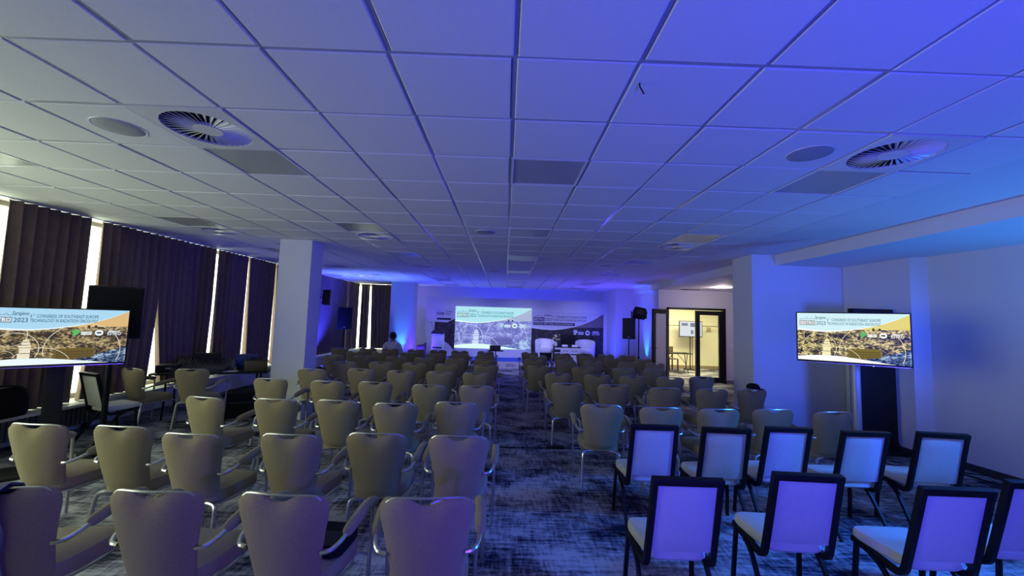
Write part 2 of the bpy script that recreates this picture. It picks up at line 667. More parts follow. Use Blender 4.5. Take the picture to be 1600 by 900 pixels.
# door wall with a double glazed door
DX0, DX1, DZ = 4.97, 6.79, 2.28
dw = MB().box(4.72, DX0, 12.45, 12.6, 0, 2.82).box(DX1, 10.0, 12.45, 12.6, 0, 2.82).box(DX0, DX1, 12.45, 12.6, DZ, 2.82)
structure('wall_door', dw.mesh('wall_door', M_WALL, False))
structure('baseboard_door', MB().box(DX1, 10.0, 12.434, 12.45, 0, .1).box(4.72, DX0, 12.434, 12.45, 0, .1).mesh('baseboard_door', mat('grey_baseboard', (0.25, 0.22, 0.24), 0.6), False))
fr = structure('door_1', MB().box(DX0, DX0 + .055, 12.42, 12.58, 0, DZ).box(DX1 - .055, DX1, 12.42, 12.58, 0, DZ).box(DX0, DX1, 12.42, 12.58, DZ - .06, DZ).mesh('door_frame', M_DOOR, False))


def leaf(name, w, h):
    m = MB().box(0, .13, -.03, .03, 0.01, h).box(w - .13, w, -.03, .03, 0.01, h).box(.13, w - .13, -.03, .03, 0.01, .17).box(.13, w - .13, -.03, .03, h - .13, h)
    return m.mesh(name, M_DOOR, False)


LW = (DX1 - DX0 - .11) / 2
l1 = ob('door_leaf', leaf('door_leaf', LW, 2.2), fr, (DX1 - .055, 12.5, 0), (0, 0, PI))
ob('glass_pane', MB().box(.13, LW - .13, -.005, .005, .17, 2.07).mesh('glass_pane', M_GLASS, False), l1)
l2 = ob('door_leaf', leaf('door_leaf', LW, 2.2), fr, (DX0 + .03, 12.41, 0), (0, 0, math.radians(180 + 38)))
ob('glass_pane', MB().box(.13, LW - .13, -.005, .005, .17, 2.07).mesh('glass_pane', mat('frosted_glass', (0.55, 0.55, 0.6), 0.25), False), l2)
hb = MB().tube([(LW - .05, .03, 1.05), (LW - .05, .075, 1.05), (LW - .17, .075, 1.05)], .011, 8)
hb.tube([(LW - .05, -.03, 1.05), (LW - .05, -.075, 1.05), (LW - .17, -.075, 1.05)], .011, 8)
ob('door_handle', hb.mesh('door_handle', M_DARKGREY), l2)
tag(ob('light_switch', MB().box(6.94, 7.02, 12.438, 12.45, 1.1, 1.19).mesh('light_switch', M_WHITE, bevel=.003)), 'white light switch on the wall beside the glazed door', 'switch')

# lit room behind the door
structure('wall_back_room', MB().box(4.86, 10.0, 16.5, 16.6, 0, 2.82).mesh('wall_back_room', M_YELLOWWALL, False))
structure('baseboard_back_room', MB().box(4.86, 9.9, 16.48, 16.5, 0, .12).mesh('baseboard_back_room', mat('tan_baseboard', (0.3, 0.22, 0.13), 0.6), False))

# window wall on the side of the curtains: parapet, sill, frames, panes
structure('wall_window_parapet', MB().box(-6.3, -6.1, -4.2, 16.6, 0, .42).mesh('wall_window_parapet', M_WALL, False))
structure('window_sill', MB().box(-6.25, -5.62, -4.2, 16.4, .42, .455).mesh('window_sill', M_SILL, bevel=.004))
edges = [-4.2, -2.4, -.6, 1.2, 3.0, 4.8, 6.6, 8.4, 10.2, 12.0, 13.8, 15.0, 16.45]
for n in range(len(edges) - 1):
    a, b = edges[n], edges[n + 1]
    fm = MB().box(-6.2, -6.12, a, a + .05, .455, 3.0).box(-6.2, -6.12, b - .05, b, .455, 3.0).box(-6.2, -6.12, a + .05, b - .05, .455, .52).box(-6.2, -6.12, a + .05, b - .05, 2.94, 3.0)
    w = structure('window_%d' % (n + 1), fm.mesh('window_frame', M_FRAME, False))
    ob('pane', MB().box(-6.165, -6.155, a + .05, b - .05, .52, 2.94).mesh('pane', M_GLASS, False), w)
# short window in the end wall, in front of the solid wall it stands proud of a lit bay
eb = MB().box(-6.3, -4.2, 16.45, 16.6, 0, .42)
structure('wall_end_parapet', eb.mesh('wall_end_parapet', M_WALL, False))


# ------------------------------------------------------------------ banquet armchair with beige cover
def arm_back():
    nu, nv = 14, 14
    hw = [(0, .160), (.12, .170), (.35, .184), (.6, .204), (.8, .224), (.9, .230), (.96, .225), (1.0, .206)]
    fr_, bk = [], []
    for j in range(nv + 1):
        t = j / nv
        w = interp(hw, t)
        for i in range(nu + 1):
            s = -1 + 2 * i / nu
            x = s * w
            top = .882 - .036 * math.exp(-(x / .068) ** 4) - .020 * abs(s) ** 6
            z = .40 + t * (top - .40)
            edge = max(0.0, 1 - abs(s) ** 6) ** .5 * max(0.0, 1 - abs(2 * t - 1) ** 14) ** .5
            th = .008 + .022 * edge
            y = -.185 - (z - .40) * .19 + .045 * s * s - .012 * math.sin(PI * t) + .01 * math.exp(-((t - .93) / .08) ** 2) * math.exp(-(x / .09) ** 2)
            fr_.append((x, y + th, z))
            bk.append((x, y - th, z))
    vs = fr_ + bk
    o = len(fr_)
    W = nu + 1
    fs = []
    for j in range(nv):
        for i in range(nu):
            a = j * W + i
            fs.append((a, a + 1, a + 1 + W, a + W))
            fs.append((o + a, o + a + W, o + a + 1 + W, o + a + 1))
    per = [i for i in range(W)] + [j * W + nu for j in range(1, nv + 1)] + [nv * W + i for i in range(nu - 1, -1, -1)] + [j * W for j in range(nv - 1, 0, -1)]
    for k in range(len(per)):
        a, b = per[k], per[(k + 1) % len(per)]
        fs.append((a, o + a, o + b, b))
    return MB().add(vs, fs).mesh('backrest', M_FABRIC)


def back_rail():
    pts = []
    for k in range(17):
        s = -1 + 2 * k / 16
        x = s * .197
        z = .8805 - .016 * abs(s) ** 5 - (.010 if k in (0, 16) else 0)
        pts.append((x, -.185 - .48 * .19 + .045 * (x / .2) ** 2 * .8, z))
    return MB().tube(pts, .0065, 8).mesh('back_rail', M_CHROME)


def arm_seat():
    return MB().rings(superoutline(.185, .225, -.19, .255), [(.9, .372), (.985, .385), (1.0, .41), (.99, .44), (.94, .458), (.75, .472), (.4, .478)]).mesh('seat', M_FABRIC)


def arm_frame(s):
    p = spline([(s * .19, -.205, .595), (s * .230, -.195, .600), (s * .256, -.15, .615), (s * .268, -.07, .637), (s * .270, .08, .655), (s * .269, .19, .655), (s * .268, .232, .632), (s * .266, .240, .58), (s * .258, .236, .30), (s * .250, .235, .008)], 4)
    m = MB().tube(p, .012, 8)
    m.tube([(s * .258, .236, .345), (s * .19, .20, .385)], .009, 6)
    return m.mesh('arm_frame', M_CHROME)


def arm_pad(s):
    p = spline([(s * .264, -.105, .632), (s * .268, -.04, .650), (s * .271, .07, .668), (s * .271, .15, .672), (s * .270, .225, .655), (s * .269, .243, .640)], 4)
    n = len(p)
    r = [.031 * (max(0.08, 1 - abs(2 * k / (n - 1) - 1) ** 7)) ** .5 for k in range(n)]
    return MB().tube(p, r, 10).mesh('arm_pad', M_FABRIC)


def arm_rearleg(s):
    p = spline([(s * .08, -.165, .378), (s * .13, -.178, .378), (s * .172, -.190, .368), (s * .188, -.205, .335), (s * .196, -.225, .18), (s * .203, -.248, .008)], 4)
    return MB().tube(p, .0145, 8).mesh('leg', M_CHROME)


def under_frame(s):
    m = MB()
    m.tube(spline([(s * .12, -.175, .375), (s * .185, -.10, .370), (s * .205, .08, .372), (s * .19, .2, .378)], 3), .010, 6)
    return m.mesh('seat_frame', M_CHROME)


AC = thing('banquet_armchair', '', 'chair')
ob('backrest', arm_back(), AC)
ob('back_rail', back_rail(), AC)
ob('seat', arm_seat(), AC)
for s in (-1, 1):
    ob('seat_frame', under_frame(s), AC)
    f = ob('arm_frame', arm_frame(s), AC)
    ob('arm_pad', arm_pad(s), AC)
    ob('leg', arm_rearleg(s), AC)

ARM_USED = [False]


def armchair(x, y, deg, label, group):
    """x, y = floor point under the middle of the top rail"""
    a = math.radians(deg)
    loc = (x - math.sin(a) * .276, y + math.cos(a) * .276, 0)
    if not ARM_USED[0]:
        ARM_USED[0] = True
        AC.location = loc
        AC.rotation_euler = (0, 0, a)
        AC['label'] = label
        AC['group'] = group
        return AC
    return dup(AC, loc, a, label, group)


ORD = ['', 'first', 'second', 'third', 'fourth', 'fifth', 'sixth', 'seventh', 'eighth', 'ninth']
# window-side block, rows counted from the back of the room; (x, y, turn)
WROWS = [
    [(-2.37, 2.02, 4), (-1.67, 2.02, -2), (-1.06, 2.02, -5), (-.347, 2.02, 5)],
    [(-3.44, 3.08, -4), (-2.82, 3.08, -4), (-2.20, 2.94, -4), (-1.53, 2.99, -3), (-.935, 3.07, -1), (-.32, 3.06, 0)],
    [(-3.02, 4.17, -11), (-2.30, 4.17, -3), (-1.69, 4.19, -4), (-1.08, 4.12, -1), (-.485, 4.26, 0)],
    [(-3.08, 5.43, -3), (-2.30, 5.36, -2), (-1.69, 5.39, -2), (-.96, 5.29, 0), (-.35, 5.33, 1)],
    [(-3.04, 6.50, 0), (-2.32, 6.66, -2), (-1.65, 6.56, 0), (-1.03, 6.60, 1), (-.44, 6.57, 0)],
    [(-2.97, 7.60, 0), (-2.33, 7.74, 2), (-1.70, 7.74, 0), (-1.08, 7.70, -1), (-.345, 7.70, 1)],
    [(-3.66, 8.78, 0), (-3.0, 8.75, 2), (-2.33, 8.80, 0), (-1.71, 8.78, 0), (-1.05, 8.75, -2), (-.42, 8.75, 0)],
    [(-3.60, 9.9, 0), (-3.0, 9.92, 0), (-2.3, 9.9, 1), (-1.68, 9.9, 0), (-1.07, 9.92, 0), (-.47, 9.95, 0)],
    [(-4.27, 10.6, 0), (-3.66, 10.95, 0), (-3.06, 10.95, 0), (-2.38, 10.97, 0), (-1.78, 10.95, 0), (-1.20, 10.95, 0), (-.51, 10.97, 0)],
]
DROWS = [
    [(1.05, 4.33, -4.5), (1.67, 4.28, 0), (2.28, 4.28, 2), (2.90, 4.34, 3), (3.52, 4.30, 6)],
    [(.90, 5.75, -1), (1.56, 5.75, 0), (2.23, 5.6, 0), (2.89, 5.6, 3), (3.53, 5.73, 8)],
    [(.91, 6.78, 0), (1.56, 6.76, 2), (2.15, 6.75, 0), (2.76, 6.72, -2), (3.38, 6.9, 6)],
    [(.66, 7.83, 0), (1.53, 7.83, -2), (2.33, 7.88, 0), (2.92, 7.86, 2)],
    [(.65, 9.05, 0), (1.38, 9.1, 2), (1.99, 9.08, 0), (2.77, 9.1, 0), (3.37, 9.05, 3)],
    [(.84, 10.1, 0), (1.48, 10.1, -2), (2.09, 10.1, 0), (2.70, 10.1, 0), (3.45, 10.05, 2)],
    [(.69, 11.12, 0), (1.58, 11.1, 0), (2.19, 11.1, 2), (2.78, 11.12, 0), (3.36, 11.05, 0)],
]
WNAME = ['rearmost row', 'second row from the rear', 'third row from the rear', 'fourth row from the rear', 'fifth row from the rear',
         'fourth row from the stage', 'third row from the stage', 'second row from the stage', 'front row by the stage']
DNAME = ['rearmost armchair row', 'second armchair row', 'third armchair row', 'fourth armchair row', 'third row from the stage',
         'second row from the stage', 'front row by the stage']
SPECIAL = {('w', 0, 0): 'beige armchair with a slate jacket over its back, rearmost row on the window side',
           ('w', 0, 2): 'beige armchair with a black bag on its seat, rearmost row on the window side',
           ('w', 8, 2): 'beige armchair the seated person sits on, front row on the window side',
           ('d', 1, 4): 'beige armchair with a dark cap on top of its back, beside the pillar'}
for tagc, rows, names, side in (('w', WROWS, WNAME, 'window side'), ('d', DROWS, DNAME, 'door side')):
    for ri, row in enumerate(rows):
        n = len(row)
        for ci, (x, y, d) in enumerate(row):
            k = n - ci if tagc == 'w' else ci + 1
            nth = ('aisle-end' if k == 1 else ORD[k] + ' from the aisle')
            if k == 1:
                lab = 'beige armchair at the aisle end of the %s, %s' % (names[ri], side)
            else:
                lab = 'beige armchair, %s from the aisle in the %s, %s' % (ORD[k], names[ri], side)
            lab = SPECIAL.get((tagc, ri, ci), lab)
            armchair(x, y, d, lab, 'banquet armchairs in rows on the %s' % side)
armchair(-5.42, 6.02, -17, 'beige armchair in the dark by the curtain, near the equipment table end', 'armchairs at the equipment table')
armchair(-4.60, 6.09, 9, 'beige armchair drawn up to the middle of the equipment table', 'armchairs at the equipment table')


# ------------------------------------------------------------------ stacking chair with black frame and ivory pads
def st_back():
    nu, nv = 8, 8
    vs, fs = [], []
    for side in (0, 1):
        for j in range(nv + 1):
            t = j / nv
            for i in range(nu + 1):
                s = -1 + 2 * i / nu
                w = .168 + .004 * (1 - t)
                z = .462 + t * (.875 - .462)
                bul = (1 - abs(s) ** 4) * (1 - abs(2 * t - 1) ** 6)
                y = -.165 - (z - .46) * .235 + (1 if side == 0 else -1) * (.004 + .014 * bul)
                vs.append((s * w, y, z))
    W = nu + 1
    o = W * (nv + 1)
    for j in range(nv):
        for i in range(nu):
            a = j * W + i
            fs.append((a, a + 1, a + 1 + W, a + W))
            fs.append((o + a, o + a + W, o + a + 1 + W, o + a + 1))
    per = [i for i in range(W)] + [j * W + nu for j in range(1, nv + 1)] + [nv * W + i for i in range(nu - 1, -1, -1)] + [j * W for j in range(nv - 1, 0, -1)]
    for k in range(len(per)):
        a, b = per[k], per[(k + 1) % len(per)]
        fs.append((a, o + a, o + b, b))
    return MB().add(vs, fs).mesh('backrest', M_IVORY)


def bar(path, w, d):
    """flat rectangular bar: w across x, d in the path plane (yz)"""
    P = [Vector(p) for p in path]
    m = len(P)
    vs, fs = [], []
    for i in range(m):
        t = (P[min(i + 1, m - 1)] - P[max(i - 1, 0)])
        t.x = 0
        t.normalize()
        n = Vector((0, -t.z, t.y))
        for sx, sn in ((-1, -1), (1, -1), (1, 1), (-1, 1)):
            vs.append(P[i] + Vector((sx * w / 2, 0, 0)) + n * (sn * d / 2))
    for i in range(m - 1):
        for k in range(4):
            a, b = i * 4 + k, i * 4 + (k + 1) % 4
            fs.append((a, b, b + 4, a + 4))
    fs += [(3, 2, 1, 0), tuple(range((m - 1) * 4, m * 4))]
    return vs, fs


SC = thing('stacking_chair', '', 'chair')
ob('backrest', st_back(), SC)
tb = MB().add(*[q for q in MB().box(-.198, .198, -.019, .019, -.020, .020).__dict__.values()])
tbm = tb.mesh('top_bar', M_BLACKMETAL, bevel=.004)
ob('top_bar', tbm, SC, (0, -.268, .886), (math.radians(13), 0, 0))
for s in (-1, 1):
    p = spline([(s * .182, -.269, .895), (s * .184, -.215, .67), (s * .187, -.162, .455), (s * .188, -.145, .40), (s * .189, -.115, .372), (s * .190, -.06, .368), (s * .198, .16, .395), (s * .200, .2, .40)], 4)
    ob('side_frame', MB().add(*bar(p, .034, .036)).mesh('side_frame', M_BLACKMETAL, bevel=.003, seg=1), SC)
    ob('leg', MB().add(*bar([(s * .203, .165, .395), (s * .212, .175, .2), (s * .218, .19, .006)], .024, .028)).mesh('leg', M_BLACKMETAL, bevel=.003, seg=1), SC)
    ob('leg', MB().add(*bar(spline([(s * .203, .06, .375), (s * .205, -.03, .33), (s * .209, -.12, .21), (s * .214, -.255, .006)], 3), .024, .028)).mesh('leg', M_BLACKMETAL, bevel=.003, seg=1), SC)
ob('cross_bar', MB().tube([(-.2, .1, .375), (.2, .1, .375)], .011, 6).mesh('cross_bar', M_BLACKMETAL), SC)
ob('seat', MB().rings(superoutline(.172, .212, -.15, .235, 32, 6), [(.95, .398), (1.0, .41), (1.0, .445), (.97, .462), (.8, .474), (.4, .48)]).mesh('seat', M_IVORY), SC)
ST_USED = [False]


def stacking(x, y, deg, label, group):
    a = math.radians(deg)
    loc = (x - math.sin(a) * .268, y + math.cos(a) * .268, 0)
    if not ST_USED[0]:
        ST_USED[0] = True
        SC.location = loc
        SC.rotation_euler = (0, 0, a)
        SC['label'] = label
        SC['group'] = group
        return SC
    return dup(SC, loc, a, label, group)


for k, (x, y, d) in enumerate([(1.036, 2.30, -1), (1.79, 2.41, -4), (2.497, 2.255, -2), (3.14, 2.38, -3)]):
    stacking(x, y, d, 'black framed ivory stacking chair, %s in the rearmost row, door side' % ('aisle end' if k == 0 else ORD[k + 1] + ' from the aisle'), 'stacking chairs on the door side')
for k, (x, y, d) in enumerate([(1.278, 3.453, 0), (1.865, 3.42, -3), (2.444, 3.50, 0), (3.046, 3.43, -1), (3.723, 3.447, -7)]):
    stacking(x, y, d, 'black framed ivory stacking chair, %s in the second row, door side' % ('aisle end' if k == 0 else ORD[k + 1] + ' from the aisle'), 'stacking chairs on the door side')
stacking(-5.33, 5.36, -21, 'black framed ivory stacking chair standing alone by the window sill', 'stacking chairs elsewhere')

# ------------------------------------------------------------------ curtains
CU_T = 2.982


def curtain(name_label, a_top, b_top, a_bot, b_bot, axis='y', plane=-5.85, pinch=None):
    """hanging cloth in folds; axis = direction it runs along"""
    L = max(abs(b_top - a_top), abs(b_bot - a_bot))
    nf = max(3, int(L / .13))
    n = nf * 6
    rows = 14
    ph = random.uniform(0, 6)
    vs, fs = [], []
    am = [random.uniform(.7, 1.25) for _ in range(nf + 2)]
    for side in (0, 1):
        for j in range(rows + 1):
            t = j / rows
            z = .462 + (CU_T - .462) * t
            e = max(0.0, (.55 - t) / .55) ** 1.1 if abs(a_bot - a_top) + abs(b_bot - b_top) > .1 else (1 - t) ** 1.3
            a = a_top + (a_bot - a_top) * e
            b = b_top + (b_bot - b_top) * e
            if pinch:
                g = math.exp(-((t - .28) / .07) ** 2) * pinch
                b -= g
            for i in range(n + 1):
                s = i / n
                f = s * nf
                A = (.032 + .018 * (1 - t)) * (am[int(f)] * (1 - f % 1) + am[int(f) + 1] * (f % 1))
                off = A * math.sin(2 * PI * f + ph) + .012 * math.sin(5.1 * f + 2 * t + ph) + (.004 if side else -.004)
                q = a + (b - a) * s
                zz = z + (.003 * math.sin(2 * PI * f + ph) if j == rows else 0)
                vs.append((plane + off, q, zz) if axis == 'y' else (q, plane + off, zz))
    W = n + 1
    o = W * (rows + 1)
    for j in range(rows):
        for i in range(n):
            k = j * W + i
            fs.append((k, k + 1, k + 1 + W, k + W))
            fs.append((o + k, o + k + W, o + k + 1 + W, o + k + 1))
    per = [i for i in range(W)] + [j * W + n for j in range(1, rows + 1)] + [rows * W + i for i in range(n - 1, -1, -1)] + [j * W for j in range(rows - 1, 0, -1)]
    for k in range(len(per)):
        p, q = per[k], per[(k + 1) % len(per)]
        fs.append((p, o + p, o + q, q))
    c = ob('curtain', MB().add(vs, fs).mesh('curtain', M_CURTAIN))
    return tag(c, name_label, 'curtain', 'dark curtains along the windows')


curtain('added unseen dark brown curtain beside the photographer, blocking daylight past the sill bag', 3.6, 4.45, 3.6, 4.45)  # added out of view to hold back window daylight
curtain('added unseen dark brown curtain behind the photographer, blocking daylight', -4.1, -0.4, -4.1, -0.4)  # unseen, added so less daylight comes from the rear windows
curtain('dark brown curtain above the black bag on the sill', 4.74, 5.665, 4.74, 5.63)
curtain('dark curtain behind the black loudspeaker, beside the wide bright gap', 5.825, 6.85, 5.715, 6.76)
curtain('dark curtain behind the mixing console, its lower corner pulled aside', 6.86, 8.11, 7.03, 8.035)
curtain('dark reddish curtain behind the laptop on the equipment table', 8.19, 9.15, 8.16, 9.13)
curtain('dark curtain between the laptop and the near free pillar', 9.18, 10.19, 9.24, 10.15)
curtain('dark curtain hidden behind the near free pillar', 10.27, 11.78, 10.32, 11.78)
curtain('blue-lit curtain emerging just past the near free pillar', 11.74, 13.34, 11.74, 13.34)
curtain('violet-lit curtain behind the tripod loudspeaker by the windows', 13.29, 14.935, 13.29, 14.93)
curtain('grey curtain closing the window corner far past the loudspeaker', 14.955, 16.06, 14.96, 16.06)
curtain('narrow dark curtain in the far window corner', -5.76, -5.44, -5.76, -5.42, 'x', 16.15)
curtain('brown curtain beside the far blue-lit pillar', -5.37, -4.25, -5.28, -4.25, 'x', 16.15)
rail = MB().box(-5.88, -5.82, 4.6, 16.1, 2.985, 2.9975).mesh('trim_1', M_TBAR, False)
structure('trim_1', rail)
# bright end window behind the corner curtains
wf = structure('window_13', MB().box(-6.1, -6.05, 16.5, 16.58, .42, 3).box(-4.3, -4.2, 16.5, 16.58, .42, 3).box(-6.05, -4.3, 16.5, 16.58, 2.92, 3).mesh('window_frame', M_FRAME, False))
# ------------------------------------------------------------------ ceiling fittings
def cell(i, j):
    return (GX0 + (i + .5) * .6, GY0 + (j + .5) * .6, 3.0)


LPF = MB()
for a in (0, 1, 2, 3):
    c, s = math.cos(a * PI / 2), math.sin(a * PI / 2)
    pts = [(-.297, -.297), (.297, -.297), (.279, -.279), (-.279, -.279)]
    LPF.prism([(x * c - y * s, x * s + y * c) for x, y in pts], 'z', -.010, .010)
LPF_ME = LPF.mesh('panel_frame', M_TBAR, False)
LPD_ME = MB().box(-.28, .28, -.28, .28, -.004, .01).mesh('panel_diffuser', M_LIGHTPANEL, False)
LP = None
colname = {-8: 'by the curtains', -4: 'over the window-side chairs', 0: 'over the aisle', 4: 'over the door-side chairs'}
for (i, j) in PANELS:
    n = (j - 2) // 4 + 1
    lab = 'unlit square ceiling light panel %s, %s counting from the camera' % (colname[i], ORD[n])
    if LP is None:
        LP = thing('ceiling_light_panel', lab, 'ceiling light', cell(i, j), 0, 'unlit ceiling light panels')
        ob('panel_frame', LPF_ME, LP)
        ob('panel_diffuser', LPD_ME, LP)
    else:
        dup(LP, cell(i, j), 0, lab)

# swirl air diffuser: square plate with a round field of twisted blades
R0, R1 = .085, .262
NB = 36


def plate_with_hole():
    n = 48
    vs, fs = [], []
    for z in (-.012, .004):
        for k in range(n):
            a = 2 * PI * k / n
            vs.append((R1 * math.cos(a), R1 * math.sin(a), z))
        for k in range(n):
            a = 2 * PI * k / n
            q = .297 / max(abs(math.cos(a)), abs(math.sin(a)))
            vs.append((q * math.cos(a), q * math.sin(a), z))
    for k in range(n):
        b = (k + 1) % n
        fs.append((k, b, n + b, n + k))
        fs.append((2 * n + k, 3 * n + k, 3 * n + b, 2 * n + b))
        fs.append((n + k, n + b, 3 * n + b, 3 * n + k))
        fs.append((k, 2 * n + k, 2 * n + b, b))
    return MB().add(vs, fs).mesh('face_plate', M_TBAR, False)


def swirl_blade():
    vs = []
    for z_, t in ((0, 1), (.0025, 1)):
        for r, w in ((R0, .0055), (R1 - .002, .0205)):
            vs.append((r, -w * .52, .0015 + z_))
            vs.append((r, w * .52, -.0115 + z_))
    return MB().add(vs, [(0, 1, 3, 2), (4, 6, 7, 5), (0, 2, 6, 4), (1, 5, 7, 3), (0, 4, 5, 1), (2, 3, 7, 6)]).mesh('blade', M_TBAR, False)


PL_ME, BL_ME = plate_with_hole(), swirl_blade()
HUB_ME = MB().cyl((0, 0), R0 + .002, -.0118, .01, 32).mesh('hub', M_TBAR)
BACK_ME = MB().cyl((0, 0), R1 + .004, .018, .026, 32).mesh('dark_backing', M_BLACK)
DI = None
dname = {-8: 'near the curtains', -4: 'over the window-side chairs', 4: 'over the door-side chairs'}
for (i, j) in DIFFS:
    n = {1: 'first', 7: 'second', 13: 'third', 19: 'fourth'}[j]
    lab = 'white square ceiling diffuser with round swirl blades %s, %s from the camera' % (dname[i], n)
    if DI is None:
        DI = thing('air_diffuser', lab, 'air vent', cell(i, j), 0, 'swirl air diffusers in the ceiling')
        ob('face_plate', PL_ME, DI)
        ob('hub', HUB_ME, DI)
        ob('dark_backing', BACK_ME, DI)
        for k in range(NB):
            ob('blade', BL_ME, DI, (0, 0, 0), (0, 0, 2 * PI * k / NB))
    else:
        dup(DI, cell(i, j), 0, lab)

CSP = None
SPK_RIM = MB().lathe([(.125, 0.0), (.14, -.004), (.148, -.006), (.15, 0.0)], (0, 0), 36).mesh('rim', M_TBAR)
SPK_GR = MB().lathe([(.001, -.0105), (.07, -.010), (.13, -.007), (.138, -.004)], (0, 0), 36).mesh('grille', mat('speaker_grille', (0.34, 0.35, 0.38), 0.6))
for x, y, lab in [(-2.71, 2.745, 'round ceiling speaker nearest the window-side air diffuser'), (2.13, 2.77, 'round ceiling speaker nearest the door-side air diffuser'),
                  (-.33, 5.74, 'round ceiling speaker beside the aisle, nearer of the two there'), (-.33, 10.5, 'round ceiling speaker beside the aisle, farther of the two there'),
                  (2.13, 8.74, 'round ceiling speaker over the middle of the door-side chairs'), (-4.0, 12.3, 'round ceiling speaker in the bright blue patch near the far curtains')]:
    if CSP is None:
        CSP = thing('ceiling_speaker', lab, 'speaker', (x, y, 2.994), 0, 'round ceiling speakers')
        ob('rim', SPK_RIM, CSP)
        ob('grille', SPK_GR, CSP)
    else:
        dup(CSP, (x, y, 2.994), 0, lab)

# foyer downlight and slot vent in the soffit
dl = thing('downlight', 'round glowing downlight in the foyer soffit', 'ceiling light', (5.96, 11.1, 2.82))
ob('rim', MB().lathe([(.16, 0), (.17, -.012), (.185, -.012), (.19, 0)], (0, 0), 32).mesh('rim', M_WHITE), dl)
ob('lens', MB().cyl((0, 0), .165, -.012, -.002, 32).mesh('lens', emission('downlight_glow', (1, .93, .8), 9)), dl)
lamp('downlight_lamp', 'POINT', (5.96, 11.1, 2.72), (5.96, 11.1, 0), 20, (1, .82, .85), .12)
lamp('foyer_spill_fill', 'SPOT', (5.3, 8.0, .4), (5.9, 12.4, 1.9), 130, (.30, .2, 1.0), .1, 75, 1.0)  # added spot standing in for violet stage spill in the foyer
sv = thing('slot_vent', 'narrow black slot vent in the foyer soffit above the door', 'air vent', (5.55, 12.1, 2.82))
ob('vent_frame', MB().box(-.28, .28, -.06, .06, -.008, 0).mesh('vent_frame', M_DARKGREY, False), sv)
for k in range(3):
    ob('slat', MB().box(-.26, .26, -.04 + k * .035, -.025 + k * .035, -.014, -.006).mesh('slat', M_BLACK, False), sv)

# ------------------------------------------------------------------ slides, prints and screens
HEAD = [(0, .34), (.15, .365), (.3, .375), (.45, .35), (.6, .30), (.7, .255), (.8, .19), (.9, .11), (1, .02)]
FOOT = [(0, .93), (.12, .90), (.25, .885), (.4, .888), (.5, .91), (.7, .955), (.88, 1.0)]


def curve_at(tab, x):
    P = tab
    for k in range(len(P) - 1):
        if x <= P[k + 1][0]:
            p0, p1, p2, p3 = P[max(k - 1, 0)], P[k], P[k + 1], P[min(k + 2, len(P) - 1)]
            t = (x - p1[0]) / (p2[0] - p1[0])
            return .5 * (2 * p1[1] + (p2[1] - p0[1]) * t + (2 * p0[1] - 5 * p1[1] + 4 * p2[1] - p3[1]) * t * t + (3 * p1[1] - p0[1] - 3 * p2[1] + p3[1]) * t ** 3)
    return P[-1][1]


def strip(mb, W, H, y, x0, x1, top, bot, n=48):
    vs, fs = [], []
    for k in range(n + 1):
        x = x0 + (x1 - x0) * k / n
        vs.append((x * W, y, H * (1 - top(x))))
        vs.append((x * W, y, H * (1 - bot(x))))
    for k in range(n):
        a = 2 * k
        fs.append((a, a + 1, a + 3, a + 2))
    mb.add(vs, fs)


def ring_arc(mb, W, H, y, cx, cy, r, w, asp):
    """thin circle line clipped to the picture area between header and footer"""
    n = 72
    for k in range(n):
        q = []
        ok = True
        for kk in (k, k + 1):
            a = 2 * PI * kk / n
            for rr in (r - w, r + w):
                x = cx + rr * math.cos(a) / asp
                z = cy + rr * math.sin(a)
                if not (.0 < x < 1 and curve_at(HEAD, x) + .005 < z < (curve_at(FOOT, x) if x < .88 else 1)):
                    ok = False
                q.append((x * W, y, H * (1 - z)))
        if ok:
            mb.add([q[0], q[1], q[3], q[2]], [(0, 1, 2, 3)])


